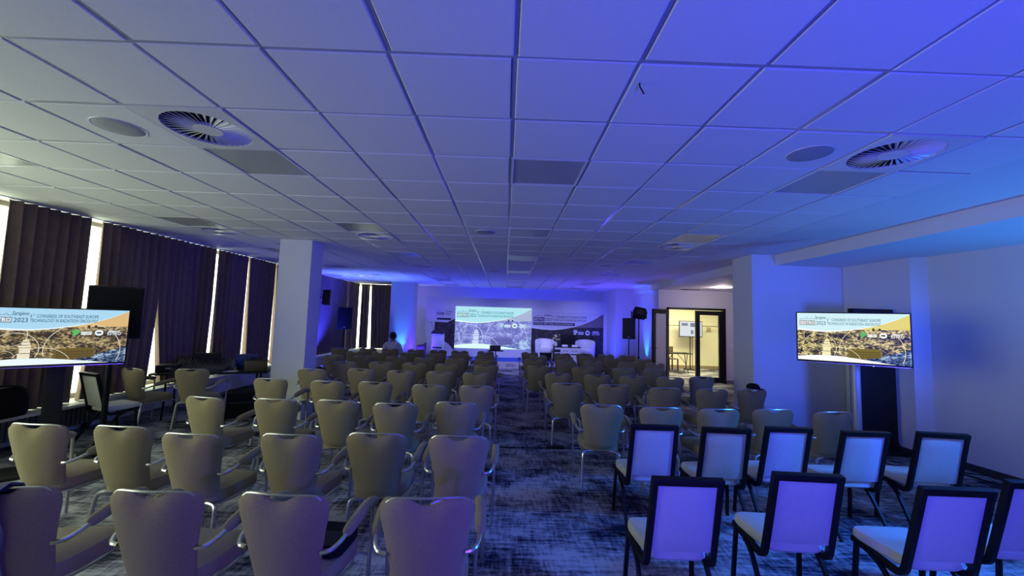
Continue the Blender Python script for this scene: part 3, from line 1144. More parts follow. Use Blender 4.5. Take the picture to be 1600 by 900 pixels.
def slide(parent, W, H, P, bar_text=False, building=True, rings=True, body='screen', ty=1.0):
    """P: palette dict of materials; local x right, z up, viewer on -y. Picture is flat print or a lit screen."""
    asp = W / H
    base = ob(body, MB().box(0, W, -.001, .004, 0, H).mesh(body, P['city'], False), parent)
    m = MB()
    strip(m, W, H, -.002, 0, 1, lambda x: 0, lambda x: curve_at(HEAD, x))
    ob('header', m.mesh('header', P['head'], False), base)
    m = MB()
    strip(m, W, H, -.0026, 0, 1, lambda x: curve_at(HEAD, x) - .012 * (1 - x), lambda x: curve_at(HEAD, x) + .022 * (1 - x) + .002)
    if building:
        strip(m, W, H, -.0026, 0, .88, lambda x: curve_at(FOOT, x), lambda x: 1.0)
    ob('white_band', m.mesh('white_band', P['white'], False), base)
    # sky wedge in the upper corner
    m = MB()
    strip(m, W, H, -.0018, .55, 1, lambda x: curve_at(HEAD, x), lambda x: max(curve_at(HEAD, x), .335 - .05 * (x - .55)))
    ob('sunset_sky', m.mesh('sunset_sky', P['sky'], False), base)
    t = MB()
    put_text(t, '6', .290 * W, H * (1 - .165 * ty), -.003, width=.012 * W, height=.06 * H * ty)
    put_text(t, 'TH', .303 * W, H * (1 - .128 * ty), -.003, width=.017 * W, height=.024 * H * ty)
    put_text(t, 'CONGRESS OF SOUTHEAST EUROPE', .332 * W, H * (1 - .165 * ty), -.003, width=.432 * W, height=.06 * H * ty)
    put_text(t, 'TECHNOLOGY IN RADIATION ONCOLOGY', .290 * W, H * (1 - .245 * ty), -.003, width=.474 * W, height=.06 * H * ty)
    put_text(t, 'Sarajevo', .172 * W, H * (1 - .150 * ty), -.003, width=.11 * W, height=.095 * H * ty, shear=.35)
    # line drawing of a skyline beside the place name
    sk = [(.022, .13), (.05, .128), (.06, .112), (.075, .125), (.09, .125), (.095, .07), (.102, .125), (.13, .12), (.14, .09), (.15, .125), (.17, .125)]
    t.tube([(x * W, -.003, H * (1 - z * ty)) for x, z in sk], .0022 * W, 4)
    put_text(t, '2023', .187 * W, H * (1 - .250 * ty), -.003, width=.09 * W, height=.082 * H * ty)
    ob('lettering', t.mesh('lettering', P['text'], False), base)['kind'] = 'stuff'
    t = MB()
    bx0, bx1, bz0, bz1 = .022 * W, .178 * W, H * (1 - .262 * ty), H * (1 - .155 * ty)
    t.add([(bx0, -.0028, bz0), (bx1, -.0028, bz0), (bx1, -.0028, bz1), (bx0, -.0028, bz1)], [(0, 1, 2, 3)])
    if bar_text:
        t.add([(.022 * W, -.0028, H * (1 - .365 * ty)), (.60 * W, -.0028, H * (1 - .365 * ty)), (.60 * W, -.0028, H * (1 - .29 * ty)), (.022 * W, -.0028, H * (1 - .29 * ty))], [(0, 1, 2, 3)])
    ob('name_box', t.mesh('name_box', P['box'], False), base)
    t = MB()
    put_text(t, 'SEETRO', bx0 + .006 * W, bz0 + .02 * H * ty, -.0034, width=bx1 - bx0 - .012 * W, height=.068 * H * ty)
    if bar_text:
        put_text(t, '6-8 October 2023, Sarajevo, Bosnia and Herzegovina', .035 * W, H * (1 - .350 * ty), -.0034, width=.54 * W, height=.045 * H * ty)
    # pale emblems
    n = 24
    cx, cz = .78 * W, H * (1 - .435)
    t.add([(cx + .032 * W * math.cos(2 * PI * k / n), -.0032, cz + .055 * H * math.sin(2 * PI * k / n)) for k in range(n)], [tuple(range(n))])
    put_text(t, 'ESTRO', .845 * W, H * (1 - .48), -.0034, width=.105 * W, height=.062 * H)
    put_text(t, 'FOR', .85 * W, H * (1 - .405), -.0034, width=.08 * W, height=.02 * H) if False else None
    t.add([(.848 * W, -.0032, H * (1 - .412)), (.935 * W, -.0032, H * (1 - .412)), (.935 * W, -.0032, H * (1 - .397)), (.848 * W, -.0032, H * (1 - .397))], [(0, 1, 2, 3)])
    for z in (.415, .45):
        t.add([(.645 * W, -.0032, H * (1 - z - .022)), (.725 * W, -.0032, H * (1 - z - .022)), (.725 * W, -.0032, H * (1 - z)), (.645 * W, -.0032, H * (1 - z))], [(0, 1, 2, 3)])
    if building:
        # stepped pale house and its storeys
        t2 = MB()
        for x0, x1, z0, z1 in ((.235, .315, .90, .80), (.245, .315, .79, .70), (.235, .318, .69, .655), (.255, .31, .645, .60), (.262, .30, .59, .555), (.24, .315, .885, .875)):
            t2.add([(x0 * W, -.0022, H * (1 - z0)), (x1 * W, -.0022, H * (1 - z0)), (x1 * W, -.0022, H * (1 - z1)), (x0 * W, -.0022, H * (1 - z1))], [(0, 1, 2, 3)])
        ob('pale_house', t2.mesh('pale_house', P['ring'], False), base)
    ob('white_lettering', t.mesh('white_lettering', P['white'], False), base)['kind'] = 'stuff'
    t = MB()
    gp = [(.575, .40), (.60, .375), (.635, .38), (.64, .42), (.625, .455), (.605, .49), (.585, .485), (.59, .44)]
    t.add([(x * W, -.0030, H * (1 - z)) for x, z in gp], [tuple(range(len(gp)))])
    ob('green_emblem', t.mesh('green_emblem', P['green'], False), base)
    t = MB()
    t.add([(cx + .020 * W * math.cos(2 * PI * k / n), -.0036, cz + .016 * H * math.sin(2 * PI * k / n)) for k in range(n)], [tuple(range(n))])
    if building:
        # long palace block with window rows
        for row in range(3):
            for c in range(18):
                x0 = .49 + c * .0145
                z0 = .775 + row * .045 - (x0 - .49) * .05
                t.add([(x0 * W, -.0024, H * (1 - z0 - .026)), ((x0 + .0065) * W, -.0024, H * (1 - z0 - .026)), ((x0 + .0065) * W, -.0024, H * (1 - z0)), (x0 * W, -.0024, H * (1 - z0))], [(0, 1, 2, 3)])
        for x0 in (.69, .742):
            t.add([(x0 * W, -.0024, H * (1 - .345)), ((x0 + .02) * W, -.0024, H * (1 - .345)), ((x0 + .02) * W, -.0024, H * (1 - .295)), (x0 * W, -.0024, H * (1 - .295))], [(0, 1, 2, 3)])
    ob('dark_marks', t.mesh('dark_marks', P['dark'], False), base)['kind'] = 'stuff'
    if building:
        t = MB()
        t.add([(x * W, -.0021, H * (1 - z)) for x, z in ((.47, .93), (.76, .885), (.76, .74), (.47, .755))], [(0, 1, 2, 3)])
        t.add([(x * W, -.0022, H * (1 - z)) for x, z in ((.47, .755), (.76, .74), (.72, .705), (.52, .72))], [(0, 1, 2, 3)])
        ob('palace_block', t.mesh('palace_block', P['palace'], False), base)
    if rings:
        t = MB()
        for cx_, cy_, r, w in ((.21, .72, .285, .0045), (.675, .76, .50, .0045), (.175, .47, .20, .0035), (.385, 1.1, .40, .004), (.155, .86, .11, .0025)):
            ring_arc(t, W, H, -.0030, cx_, cy_, r, w, asp)
        ob('line_rings', t.mesh('line_rings', P['ring'], False), base)['kind'] = 'stuff'
    return base


def palette(name, k, cols, head, sky, text, box, palace, ring, white=(1, 1, 1), green=(.12, .5, .15), dark=(.05, .045, .03), lit=True, vs=52, ns=17):
    f = (lambda n, c: emission(name + n, c, k)) if lit else (lambda n, c: mat(name + n, c, .7))
    return dict(city=city_material(name + '_city', cols, k if lit else 0, vs, ns), head=f('_head', head), sky=f('_sky', sky), text=f('_text', text), box=f('_box', box),
                palace=f('_palace', palace), ring=f('_ring', ring), white=f('_white', white), green=f('_green', green), dark=f('_dark', dark))


YEL = ((.018, .013, .003), (.23, .17, .04), (.85, .72, .28))
BLU = ((.01, .018, .04), (.10, .17, .30), (.42, .55, .70))
P_TVR = palette('tv', 1.0, (YEL, BLU), (.66, .90, .98), (.80, .68, .22), (.10, .22, .28), (.36, .42, .44), (.20, .155, .04), (.95, .88, .52))
P_TVL = palette('tvl', 1.0, (((.03, .022, .008), (.17, .125, .05), (.55, .43, .20)), BLU), (.42, .70, .90), (.74, .50, .22), (.05, .14, .22), (.28, .38, .45), (.16, .11, .035), (.85, .78, .60), white=(.85, .95, 1))
PUR = ((.13, .14, .46), (.21, .23, .63), (.38, .44, .85))
P_PROJ = palette('beam', 1.0, (PUR, ((.09, .12, .40), (.22, .32, .68), (.45, .62, .90))), (.44, .80, .90), (.40, .48, .68), (.06, .28, .36), (.20, .38, .48), (.15, .16, .50), (.62, .72, 1.0), white=(.74, .98, .95), green=(.4, .62, .8), dark=(.05, .06, .2), vs=20, ns=7)
NAV = ((.006, .005, .008), (.022, .018, .022), (.07, .06, .07))
P_PRINT = palette('print', 1, (NAV, NAV), (.55, .55, .62), (.16, .13, .13), (.03, .03, .10), (.012, .012, .05), (.02, .02, .03), (.2, .2, .3), white=(.66, .66, .72), green=(.6, .6, .66), dark=(.02, .02, .04), lit=False)


def television(label, cx, cy, rz, z0, pal, W=1.09, H=.63, group='televisions on stands beside the seating'):
    t = thing('television', label, 'television', (cx, cy, 0), rz, group)
    ob('casing', MB().box(-W / 2, W / 2, -.0, .045, z0, z0 + H).box(-W * .3, W * .3, .04, .075, z0 + .1, z0 + H - .12).mesh('casing', M_BLACK, bevel=.004), t)
    e = .014
    sc = slide(t, W - 2 * e, H - 2 * e - .008, pal)
    sc.location = (-W / 2 + e, -.005, z0 + e + .008)
    ob('silver_lip', MB().box(-W / 2 + .02, W / 2 - .02, -.006, .004, z0 - .006, z0 + .002).mesh('silver_lip', M_CHROME, False), t)
    ob('status_light', MB().box(W * .18, W * .18 + .008, -.008, -.004, z0 - .012, z0 - .004).mesh('status_light', emission('status_white', (.8, .9, 1), 2), False), t)
    return t


TR = television('television on a silver pole in front of the niche, bright yellowish city slide', 4.235, 4.93, math.radians(-37.4), 1.335, P_TVR)
sp_ = MB().cyl((.053, .317), .05, .02, 1.75, 20).cyl((.053, .317), .26, 0, .02, 28)
sp_.box(-.1, .2, .07, .09, 1.5, 1.8).box(.02, .09, .09, .3, 1.6, 1.7)
ob('stand_pole', sp_.mesh('stand_pole', mat('silver_pole', (.5, .5, .52), .5, .6)), TR)
TL = television('television on a black post in front of the dark curtains, bluish city slide', -4.84, 4.505, math.radians(45.4), 1.10, P_TVL)
pl = MB().box(-.075, .075, .09, .19, .03, 1.6).box(-.12, .12, .06, .1, 1.25, 1.6).box(-.35, .35, -.18, .26, 0, .03)
ob('stand_post', pl.mesh('stand_post', M_BLACK, bevel=.004), TL)

# tall black slab behind the door-side television
sl = thing('display_totem', 'tall black display totem standing behind the silver-pole television', 'totem', (5.42, 5.95, 0))
ob('body', MB().box(-.30, .30, -.05, .05, .04, 2.07).mesh('body', M_BLACK, bevel=.008), sl)
ob('foot', MB().box(-.34, .34, -.2, .2, 0, .04).mesh('foot', M_BLACK, bevel=.006), sl)


# ------------------------------------------------------------------ loudspeakers, lamps and stands
def pa_speaker(name, label, loc, rz, w, h, d, group=None, grille=None):
    t = thing(name, label, 'speaker', loc, rz, group)
    pts = [(-w / 2, -d / 2), (w / 2, -d / 2), (w * .36, d / 2), (-w * .36, d / 2)]
    c = ob('cabinet', MB().prism(pts, 'z', 0, h).mesh('cabinet', M_BLACK, bevel=.01), t)
    g = ob('grille', MB().box(-w / 2 + .015, w / 2 - .015, -d / 2 - .012, -d / 2, .02, h - .02).mesh('grille', grille or mat('grille_steel', (.03, .034, .03), .42, .6), bevel=.004), t)
    ob('badge', MB().box(-.03, .03, -d / 2 - .015, -d / 2 - .010, .05, .068).mesh('badge', M_CHROME, False), g)
    return t


def tripod(name, label, x, y, top, group=None):
    t = thing(name, label, 'stand', (x, y, 0), random.uniform(0, 2), group)
    ob('pole', MB().cyl((0, 0), .017, .12, top, 12).mesh('pole', M_BLACKMETAL), t)
    ob('collar', MB().cyl((0, 0), .034, .62, .70, 12).mesh('collar', M_BLACKMETAL), t)
    ob('knob', MB().tube([(.03, 0, .66), (.075, 0, .66)], .014, 8).mesh('knob', M_BLACK), t)
    lg = MB().tube([(.02, 0, .62), (.48, 0, .015)], .011, 8).tube([(.02, 0, .2), (.26, 0, .30)], .008, 6).mesh('leg', M_BLACKMETAL)
    for k in range(3):
        ob('leg', lg, t, (0, 0, 0), (0, 0, k * 2 * PI / 3))
    return t


tripod('speaker_stand', 'black tripod stand under the loudspeaker by the far curtains', -5.12, 13.0, 1.3, 'tripod stands')
pa_speaker('loudspeaker', 'black loudspeaker on a tripod by the far curtains', (-5.12, 13.0, 1.29), math.radians(22), .42, .69, .38, 'loudspeakers on stands', M_BLACKFAB)
tripod('speaker_stand', 'black tripod stand under the loudspeaker on the door side of the stage', 3.97, 13.0, 1.26, 'tripod stands')
pa_speaker('loudspeaker', 'greenish black loudspeaker on a tripod on the door side of the stage', (3.97, 13.0, 1.25), math.radians(-18), .40, .66, .38, 'loudspeakers on stands')
ss = thing('speaker_stand', 'black stand with a round base under the loudspeaker behind the black-post television', 'stand', (-4.86, 5.12, 0), 0, 'tripod stands')
ob('pole', MB().cyl((0, 0), .03, .02, 1.37, 14).mesh('pole', M_BLACKMETAL), ss)
ob('base', MB().cyl((0, 0), .2, 0, .02, 28).mesh('base', M_BLACKMETAL), ss)
pa_speaker('loudspeaker', 'big black loudspeaker rising behind the black-post television', (-4.84, 5.12, 1.37), math.radians(38), .50, .64, .28, 'loudspeakers on stands', M_BLACKFAB)
# stage lamp box on its own stand
tripod('lamp_stand', 'thin black stand carrying the tilted stage lamp', 4.25, 12.9, 1.9, 'tripod stands')
sl_ = thing('stage_lamp', 'black boxy stage lamp tilted on top of a thin stand', 'lamp', (4.25, 12.9, 1.9), math.radians(-12))
hd = ob('housing', MB().prism([(-.19, 0), (.19, 0), (.22, .17), (.15, .31), (-.17, .31), (-.22, .17)], 'y', -.15, .15).mesh('housing', M_BLACK, bevel=.012), sl_, (0, 0, .03), (math.radians(-16), math.radians(10), 0))
ob('lens', MB().box(-.1, .1, -.165, -.148, .09, .23).mesh('lens', M_DARKGREY, bevel=.006), hd)
ob('bracket', MB().box(-.24, -.215, -.03, .03, .0, .24).box(.215, .24, -.03, .03, 0, .24).box(-.24, .24, -.03, .03, -.0, .02).mesh('bracket', M_BLACKMETAL, False), sl_)
# small wall speaker on the near pillar
ws = thing('wall_speaker', 'small black speaker bracketed to the far side of the near free pillar', 'speaker', (-3.30, 7.40, 2.05), math.radians(12))
ob('cabinet', MB().prism([(-.065, -.07), (.065, -.07), (.05, .07), (-.05, .07)], 'z', -.13, .13).mesh('cabinet', M_BLACK, bevel=.008), ws, (.04, 0, 0), (math.radians(-8), 0, 0))
ob('bracket', MB().tube([(-.06, -.11, 0), (-.06, 0, 0), (.02, .0, 0)], .012, 8).mesh('bracket', M_DARKGREY), ws)


def uplight(label, x, y, aim, energy, color, spot=70, soft=.04, blend=.9, rz=0.0):
    t = thing('led_uplight', label, 'lamp', (x, y, 0), rz, 'floor uplights')
    ob('housing', MB().lathe([(.07, .06), (.095, .09), (.10, .20), (.092, .215)], (0, 0), 24).mesh('housing', M_BLACK), t)
    ob('lens', MB().cyl((0, 0), .085, .205, .216, 24).mesh('lens', emission('led_%.2f_%.2f_%.2f' % color, color, 6)), t)
    ob('yoke', MB().box(-.125, -.115, -.02, .02, 0, .16).box(.115, .125, -.02, .02, 0, .16).box(-.125, .125, -.05, .05, 0, .012).mesh('yoke', M_BLACKMETAL, False), t)
    lamp('uplight_beam', 'SPOT', (x, y, .235), aim, energy, color, soft, spot, blend)
    return t


uplight('small floor uplight at the foot of the far free pillar', -3.70, 14.52, (-3.73, 14.74, 1.1), 240, (0.03, 0.21, 1.0), 34)
lamp('pillar_fill', 'SPOT', (-2.6, 11.7, 0.3), (-3.7, 14.8, 1.7), 45, BLUE, .08, 60, 1.0)  # added unseen spot tinting the whole far pillar blue
uplight('small floor uplight beside the far curtains', -5.35, 12.2, (-5.75, 12.7, 2.2), 1100, BLUE, 80)
uplight('small floor uplight under the wall beside the open door leaf', 4.46, 13.5, (4.76, 13.5, 1.7), 200, CYAN, 42)
uplight('small floor uplight behind the equipment table by the near pillar', -4.55, 8.3, (-4.9, 8.3, 3.0), 40, BLUE, 100)
uplight('small floor uplight in the far window corner', -4.35, 13.1, (-4.3, 12.9, 3.0), 420, (.14, .26, 1.0), 80)
uplight('added floor uplight colouring the ceiling, door side in front of the stage', 3.5, 13.9, (3.3, 12.9, 3.0), 330, (.09, .05, 1.0), 140, rz=.4)  # added fixture standing in for backdrop spill on the ceiling
uplight('added floor uplight colouring the ceiling, lectern end in front of the stage', -2.75, 14.1, (-2.2, 13.0, 3.0), 330, BLUE, 140)  # also added, puts blue spill on the far ceiling
for k, (x, e) in enumerate(((-2.2, 200), (-.2, 330), (2.2, 220))):
    lamp('backdrop_wash', 'SPOT', (x, 16.3, .5), (x + .3, 16.55, 2.9), e, BLUE, .05, 110, 1.0)
for x in (-1.6, .6, 2.7):
    lamp('backdrop_fill', 'SPOT', (x, 13.7, 2.9), (x, 16.0, 1.0), 260, (.36, .38, 1.0), .5, 84, 1.0)  # added spots without fixtures, shaped to brighten the board alone
lamp('skirt_fill', 'SPOT', (0.4, 12.3, 2.85), (0.6, 14.7, 0.3), 210, (.46, .48, 1.0), .15, 84, 1.0)  # added unseen lamp to brighten the stage skirt
lamp('stage_edge_wash', 'SPOT', (3.3, 14.2, .4), (4.3, 16.0, 1.9), 160, BLUE, .05, 90, 1.0)
lamp('stage_edge_wash', 'SPOT', (-3.0, 14.1, .35), (-3.2, 16.3, 1.5), 160, VIOLET, .05, 90, 1.0)
# lamps of the lit room beyond the door
lamp('back_room_lamp', 'AREA', (6.9, 14.5, 2.7), (6.9, 14.5, 0), 190, (1.0, .90, .55), 2.2, size_y=1.4)

# ------------------------------------------------------------------ stage
st = structure('trim_2', MB().box(-3.2, 3.95, 14.6, 16.1, 0, .255).mesh('stage_platform', mat('stage_skirt', (.62, .62, .68), .6), False))
ob('stage_carpet', MB().box(-3.2, 3.95, 14.6, 16.0, .255, .265).mesh('stage_carpet', M_STAGECARPET, False), st)
t = MB()
put_text(t, 'SEETRO', .06, .07, 14.597, width=.34, height=.095)
put_text(t, '2023', -.35, .08, 14.597, width=.16, height=.06)
ob('skirt_lettering', t.mesh('skirt_lettering', mat('skirt_ink', (.06, .06, .12), .7), False), st)

bd = thing('stage_backdrop', 'wide white stage backdrop carrying printed panels behind the stage', 'backdrop', (0, 16.0, 0))
ob('board', MB().box(-3.13, 4.0, 0, .1, .0, 2.56).mesh('board', M_BOARD, False), bd)
pr = slide(bd, 2.84, 1.82, P_PRINT, bar_text=True, building=False, rings=False, body='printed_panel', ty=.8)
pr.location = (1.03, -.006, .285)
# narrow print on the other side of the projected picture
np_ = ob('narrow_print', MB().box(0, .80, -.002, .004, 0, 1.62).mesh('narrow_print', P_PRINT['city'], False), bd, (-2.78, -.006, .50))
m = MB()
strip(m, .80, 1.62, -.003, 0, 1, lambda x: 0, lambda x: .33 + .02 * x if x < .6 else .342 - .25 * (x - .6))
strip(m, .80, 1.62, -.003, .3, 1, lambda x: .78 + .5 * (x - .3) ** 2, lambda x: 1)
ob('pale_field', m.mesh('pale_field', P_PRINT['head'], False), np_)
m = MB()
m.add([(.08, -.004, 1.16), (.64, -.004, 1.16), (.64, -.004, 1.24), (.08, -.004, 1.24)], [(0, 1, 2, 3)])
m.add([(.08, -.004, 1.36), (.36, -.004, 1.36), (.36, -.004, 1.46), (.08, -.004, 1.46)], [(0, 1, 2, 3)])
put_text(m, 'Sarajevo', .4, 1.46, -.004, width=.3, height=.07, shear=.3)
put_text(m, '2023', .4, 1.36, -.004, width=.2, height=.08)
ob('print_marks', m.mesh('print_marks', P_PRINT['box'], False), np_)
m = MB()
put_text(m, 'SEETRO', .10, 1.38, -.005, width=.24, height=.06)
ob('white_marks', m.mesh('white_marks', P_PRINT['white'], False), np_)
pj = tag(slide(None, 3.0, 1.63, P_PROJ, body='projected_slide'), 'large projected slide in the middle of the stage backdrop', 'projection')
pj.location = (-1.98, 15.985, .585)

# lectern
le = thing('lectern', 'white printed lectern at the window end of the stage', 'lectern', (-2.45, 14.95, .265))
ob('body', MB().prism([(-.2, -.16), (.2, -.16), (.2, .2), (-.2, .2)], 'z', 0, .90).mesh('body', M_WHITE, bevel=.006), le)
ob('desk_top', MB().add([(-.23, -.2, .90), (.23, -.2, .90), (.23, .24, .98), (-.23, .24, .98), (-.23, -.2, .93), (.23, -.2, .93), (.23, .24, 1.01), (-.23, .24, 1.01)], [(3, 2, 1, 0), (4, 5, 6, 7), (0, 1, 5, 4), (1, 2, 6, 5), (2, 3, 7, 6), (3, 0, 4, 7)]).mesh('desk_top', M_BLACK, False), le)
m = MB().box(-.17, .17, -.163, -.161, .37, .42)
for x in (-.15, -.03, .09):
    m.box(x, x + .05, -.163, -.161, .29, .32)
ob('print_bar', m.mesh('print_bar', mat('navy_ink', (.015, .02, .06), .6), False), le)
ob('microphone', MB().tube(spline([(-.2, .1, .98), (-.22, .06, 1.12), (-.24, -.02, 1.25), (-.25, -.1, 1.30)], 4), .008, 6).tube([(-.25, -.1, 1.30), (-.255, -.15, 1.31)], .016, 8).mesh('microphone', M_BLACK), le)
mb_ = thing('stage_monitor', 'black box speaker on the window edge of the stage', 'speaker', (-3.02, 14.78, .265), math.radians(8))
ob('cabinet', MB().prism([(-.15, 0), (.17, 0), (.17, .56), (.13, .56), (.13, .50), (-.15, .46)], 'y', -.13, .13).mesh('cabinet', M_BLACK, bevel=.008), mb_)
ob('grille', MB().box(-.13, .11, -.14, -.13, .03, .43).mesh('grille', M_DARKGREY, False), mb_)


def tub_chair(x, y, deg, label):
    t = thing('tub_chair', label, 'chair', (x, y, .265), math.radians(deg), 'white tub chairs on the stage')
    n = 26
    vs, fs = [], []
    prof = []
    for k in range(n + 1):
        a = math.radians(-48 + 276 * k / n)
        hgt = .60 + .20 * max(0, math.sin((a + math.radians(48)) / math.radians(276) * PI)) ** .8
        for rr, z in ((.36, .06), (.39, hgt - .03), (.375, hgt), (.32, hgt), (.30, hgt - .03), (.29, .06)):
            vs.append((rr * math.cos(a) * .98, rr * math.sin(a) * .9, z))
    q = 6
    for k in range(n):
        for i in range(q):
            a, b = k * q + i, k * q + (i + 1) % q
            fs.append((a, b, b + q, a + q))
    fs += [tuple(range(q))[::-1], tuple(range(n * q, n * q + q))]
    ob('shell', MB().add(vs, fs).mesh('shell', M_WHITELEATHER), t)
    ob('seat_cushion', MB().rings(superoutline(.27, .27, -.32, .27, 28, 4), [(.96, .30), (1, .33), (1, .42), (.95, .45), (.5, .465)]).mesh('seat_cushion', M_WHITELEATHER), t)
    ob('plinth', MB().rings(superoutline(.26, .26, -.27, .27, 24, 4), [(1, .03), (1, .31)]).mesh('plinth', M_BLACK), t)
    for sx in (-.22, .22):
        for sy in (-.2, .2):
            ob('foot', MB().cyl((sx, sy), .02, 0, .06, 8).mesh('foot', M_BLACK), t)
    return t


tub_chair(1.52, 15.45, 4, 'white tub chair at the flower side of the printed stage table')
tub_chair(3.06, 15.5, -14, 'white tub chair at the door side of the printed stage table')
tbl = thing('stage_table', 'low stage table with a white printed front', 'table', (2.28, 15.0, .265))
ob('table_top', MB().box(-.48, .48, -.25, .25, .53, .56).mesh('table_top', M_BLACK, bevel=.004), tbl)
for sx in (-.44, .44):
    ob('leg', MB().box(sx - .02, sx + .02, .16, .22, 0, .53).mesh('leg', M_BLACK, False), tbl)
ob('front_panel', MB().box(-.47, .46, -.245, -.225, .0, .53).mesh('front_panel', M_WHITE, False), tbl)
m = MB()
for x0 in (-.21, .13):
    m.box(x0, x0 + .26, -.2475, -.245, .27, .31)
    m.box(x0 + .03, x0 + .1, -.2475, -.245, .40, .42)
    m.box(x0 + .14, x0 + .22, -.2475, -.245, .40, .42)
m.box(-.47, -.26, -.2475, -.245, .36, .46)
ob('print_marks', m.mesh('print_marks', mat('navy_ink', (.015, .02, .06), .6), False), tbl)
mo = thing('computer_monitor', 'black monitor seen from behind on the stage table', 'monitor', (2.32, 15.05, .825))
ob('panel', MB().box(-.27, .27, -.02, .02, .09, .44).mesh('panel', M_BLACK, bevel=.006), mo)
ob('stand', MB().box(-.03, .03, -.03, .0, 0, .2).box(-.12, .12, -.08, .08, 0, .012).mesh('stand', M_BLACK, False), mo)
for k, (x, lab) in enumerate(((2.19, 'white name card on the stage table, toward the flowers'), (2.55, 'white name card on the stage table, toward the door'))):
    tag(ob('name_card', MB().prism([(-.04, 0), (.04, 0), (0, .07)], 'x', -.10, .10).mesh('name_card', M_PAPER, False), None, (x, 14.86, .825)), lab, 'card', 'name cards on the stage table')
fl = thing('flower_vase', 'white vase of pale yellow flowers on the stage table', 'flowers', (1.88, 15.0, .825))
ob('vase', MB().lathe([(.03, 0), (.045, .03), (.05, .09), (.03, .14), (.035, .16)], (0, 0), 14).mesh('vase', M_WHITE), fl)
m, m2 = MB(), MB()
for k in range(14):
    a, r, h = random.uniform(0, 6.3), random.uniform(.02, .15), random.uniform(.22, .46)
    p = (r * math.cos(a), r * math.sin(a), h)
    m.tube([(0, 0, .14), (p[0] * .5, p[1] * .5, h * .7), p], .004, 5)
    s = random.uniform(.025, .04)
    m2.lathe([(s * .3, h - s * .5), (s, h), (s * .7, h + s * .6), (s * .2, h + s * .8)], (p[0], p[1]), 8)
ob('stems', m.mesh('stems', M_GREEN), fl)['kind'] = 'stuff'
ob('blossoms', m2.mesh('blossoms', M_FLOWER), fl)['kind'] = 'stuff'

# confidence screen on a pole at the end of the aisle
cs = thing('tablet_stand', 'slim black stand holding a tablet at the stage end of the aisle', 'stand', (-.275, 12.6, 0))
ob('base', MB().cyl((0, 0), .16, 0, .02, 24).mesh('base', M_BLACK), cs)
ob('pole', MB().cyl((0, 0), .016, .02, .78, 10).mesh('pole', M_BLACKMETAL), cs)
ob('clamp', MB().tube([(.016, 0, .62), (.07, 0, .62)], .02, 8).mesh('clamp', M_BLACK), cs)
ob('tray', MB().box(-.24, .24, -.12, .12, .765, .785).mesh('tray', M_BLACK, bevel=.004), cs)
ob('tablet', MB().box(-.17, .17, -.012, .012, 0, .16).mesh('tablet', mat('tablet_back', (.06, .06, .08), .4), bevel=.004), cs, (-.02, .02, .785), (math.radians(-18), 0, 0))

# ------------------------------------------------------------------ equipment corner by the windows
ET = Vector((-4.88, 7.05, 0))
eq = thing('equipment_table', 'long black folding table carrying sound equipment by the curtains', 'table', ET, math.radians(22))
ob('table_top', MB().box(-.80, .80, -.36, .36, .715, .745).mesh('table_top', M_BLACK, bevel=.006), eq)
for sx in (-.62, .62):
    ob('leg', MB().tube(spline([(sx, -.27, .005), (sx, -.22, .3), (sx, -.2, .715)], 3), .014, 8).tube(spline([(sx, .27, .005), (sx, .22, .3), (sx, .2, .715)], 3), .014, 8).tube([(sx, -.22, .3), (sx, .22, .3)], .012, 6).mesh('leg', M_BLACKMETAL), eq)


def on_table(x, y, z=.745):
    a = math.radians(22)
    return (ET.x + x * math.cos(a) - y * math.sin(a), ET.y + x * math.sin(a) + y * math.cos(a), z)


mx = thing('mixing_console', 'wide black mixing console with a raised meter bridge on the equipment table', 'mixer', on_table(-.20, .02), math.radians(20))
ob('body', MB().prism([(-.26, 0), (.26, 0), (.26, .16), (.2, .17), (-.26, .05)], 'x', -.38, .38).mesh('body', M_DARKGREY, bevel=.005), mx)
m = MB()
for k in range(14):
    for r in range(3):
        m.cyl((-.33 + k * .05, -.12 + r * .09), .009, .05 + .026 * (r + 1) + .028, .115 + .026 * (r + 1), 6)
ob('control_knobs', m.mesh('control_knobs', M_BLACK, False), mx)['kind'] = 'stuff'
ob('meter_bridge', MB().box(-.2, .2, .19, .25, .16, .27).mesh('meter_bridge', M_BLACK, bevel=.004), mx)
rk = thing('radio_receiver', 'small black receiver unit at the curtain end of the equipment table', 'receiver', on_table(-.62, -.06), math.radians(20))
ob('body', MB().box(-.15, .15, -.14, .14, 0, .11).mesh('body', M_BLACK, bevel=.005), rk)
ob('display', MB().box(-.02, .06, -.143, -.139, .05, .07).mesh('display', mat('grey_display', (.4, .4, .4), .4), False), rk)
lp = thing('laptop', 'open blue-lidded laptop standing on the equipment table', 'laptop', on_table(.42, .12), math.radians(8))
ob('base', MB().box(-.17, .17, -.02, .22, 0, .018).mesh('base', M_DARKGREY, bevel=.003), lp)
ob('lid', MB().box(-.17, .17, -.006, .006, 0, .25).mesh('lid', mat('blue_lid', (.02, .035, .22), .35), bevel=.004), lp, (0, -.02, .015), (math.radians(10), 0, 0))
hb_ = thing('leather_bag', 'low brown leather bag on the pillar end of the equipment table', 'bag', on_table(.58, -.10), math.radians(24))
ob('body', MB().rings(superoutline(.17, .17, -.09, .09, 24, 5), [(.95, 0), (1, .03), (1, .15), (.93, .17)]).mesh('body', M_BROWN), hb_)
ob('zip_band', MB().rings(superoutline(.165, .165, -.085, .085, 24, 5), [(1, .165), (.97, .185)]).mesh('zip_band', M_BLACK), hb_)
ob('handle', MB().tube(spline([(-.09, 0, .175), (-.06, 0, .20), (.06, 0, .20), (.09, 0, .175)], 4), .009, 6).mesh('handle', M_BLACK), hb_)
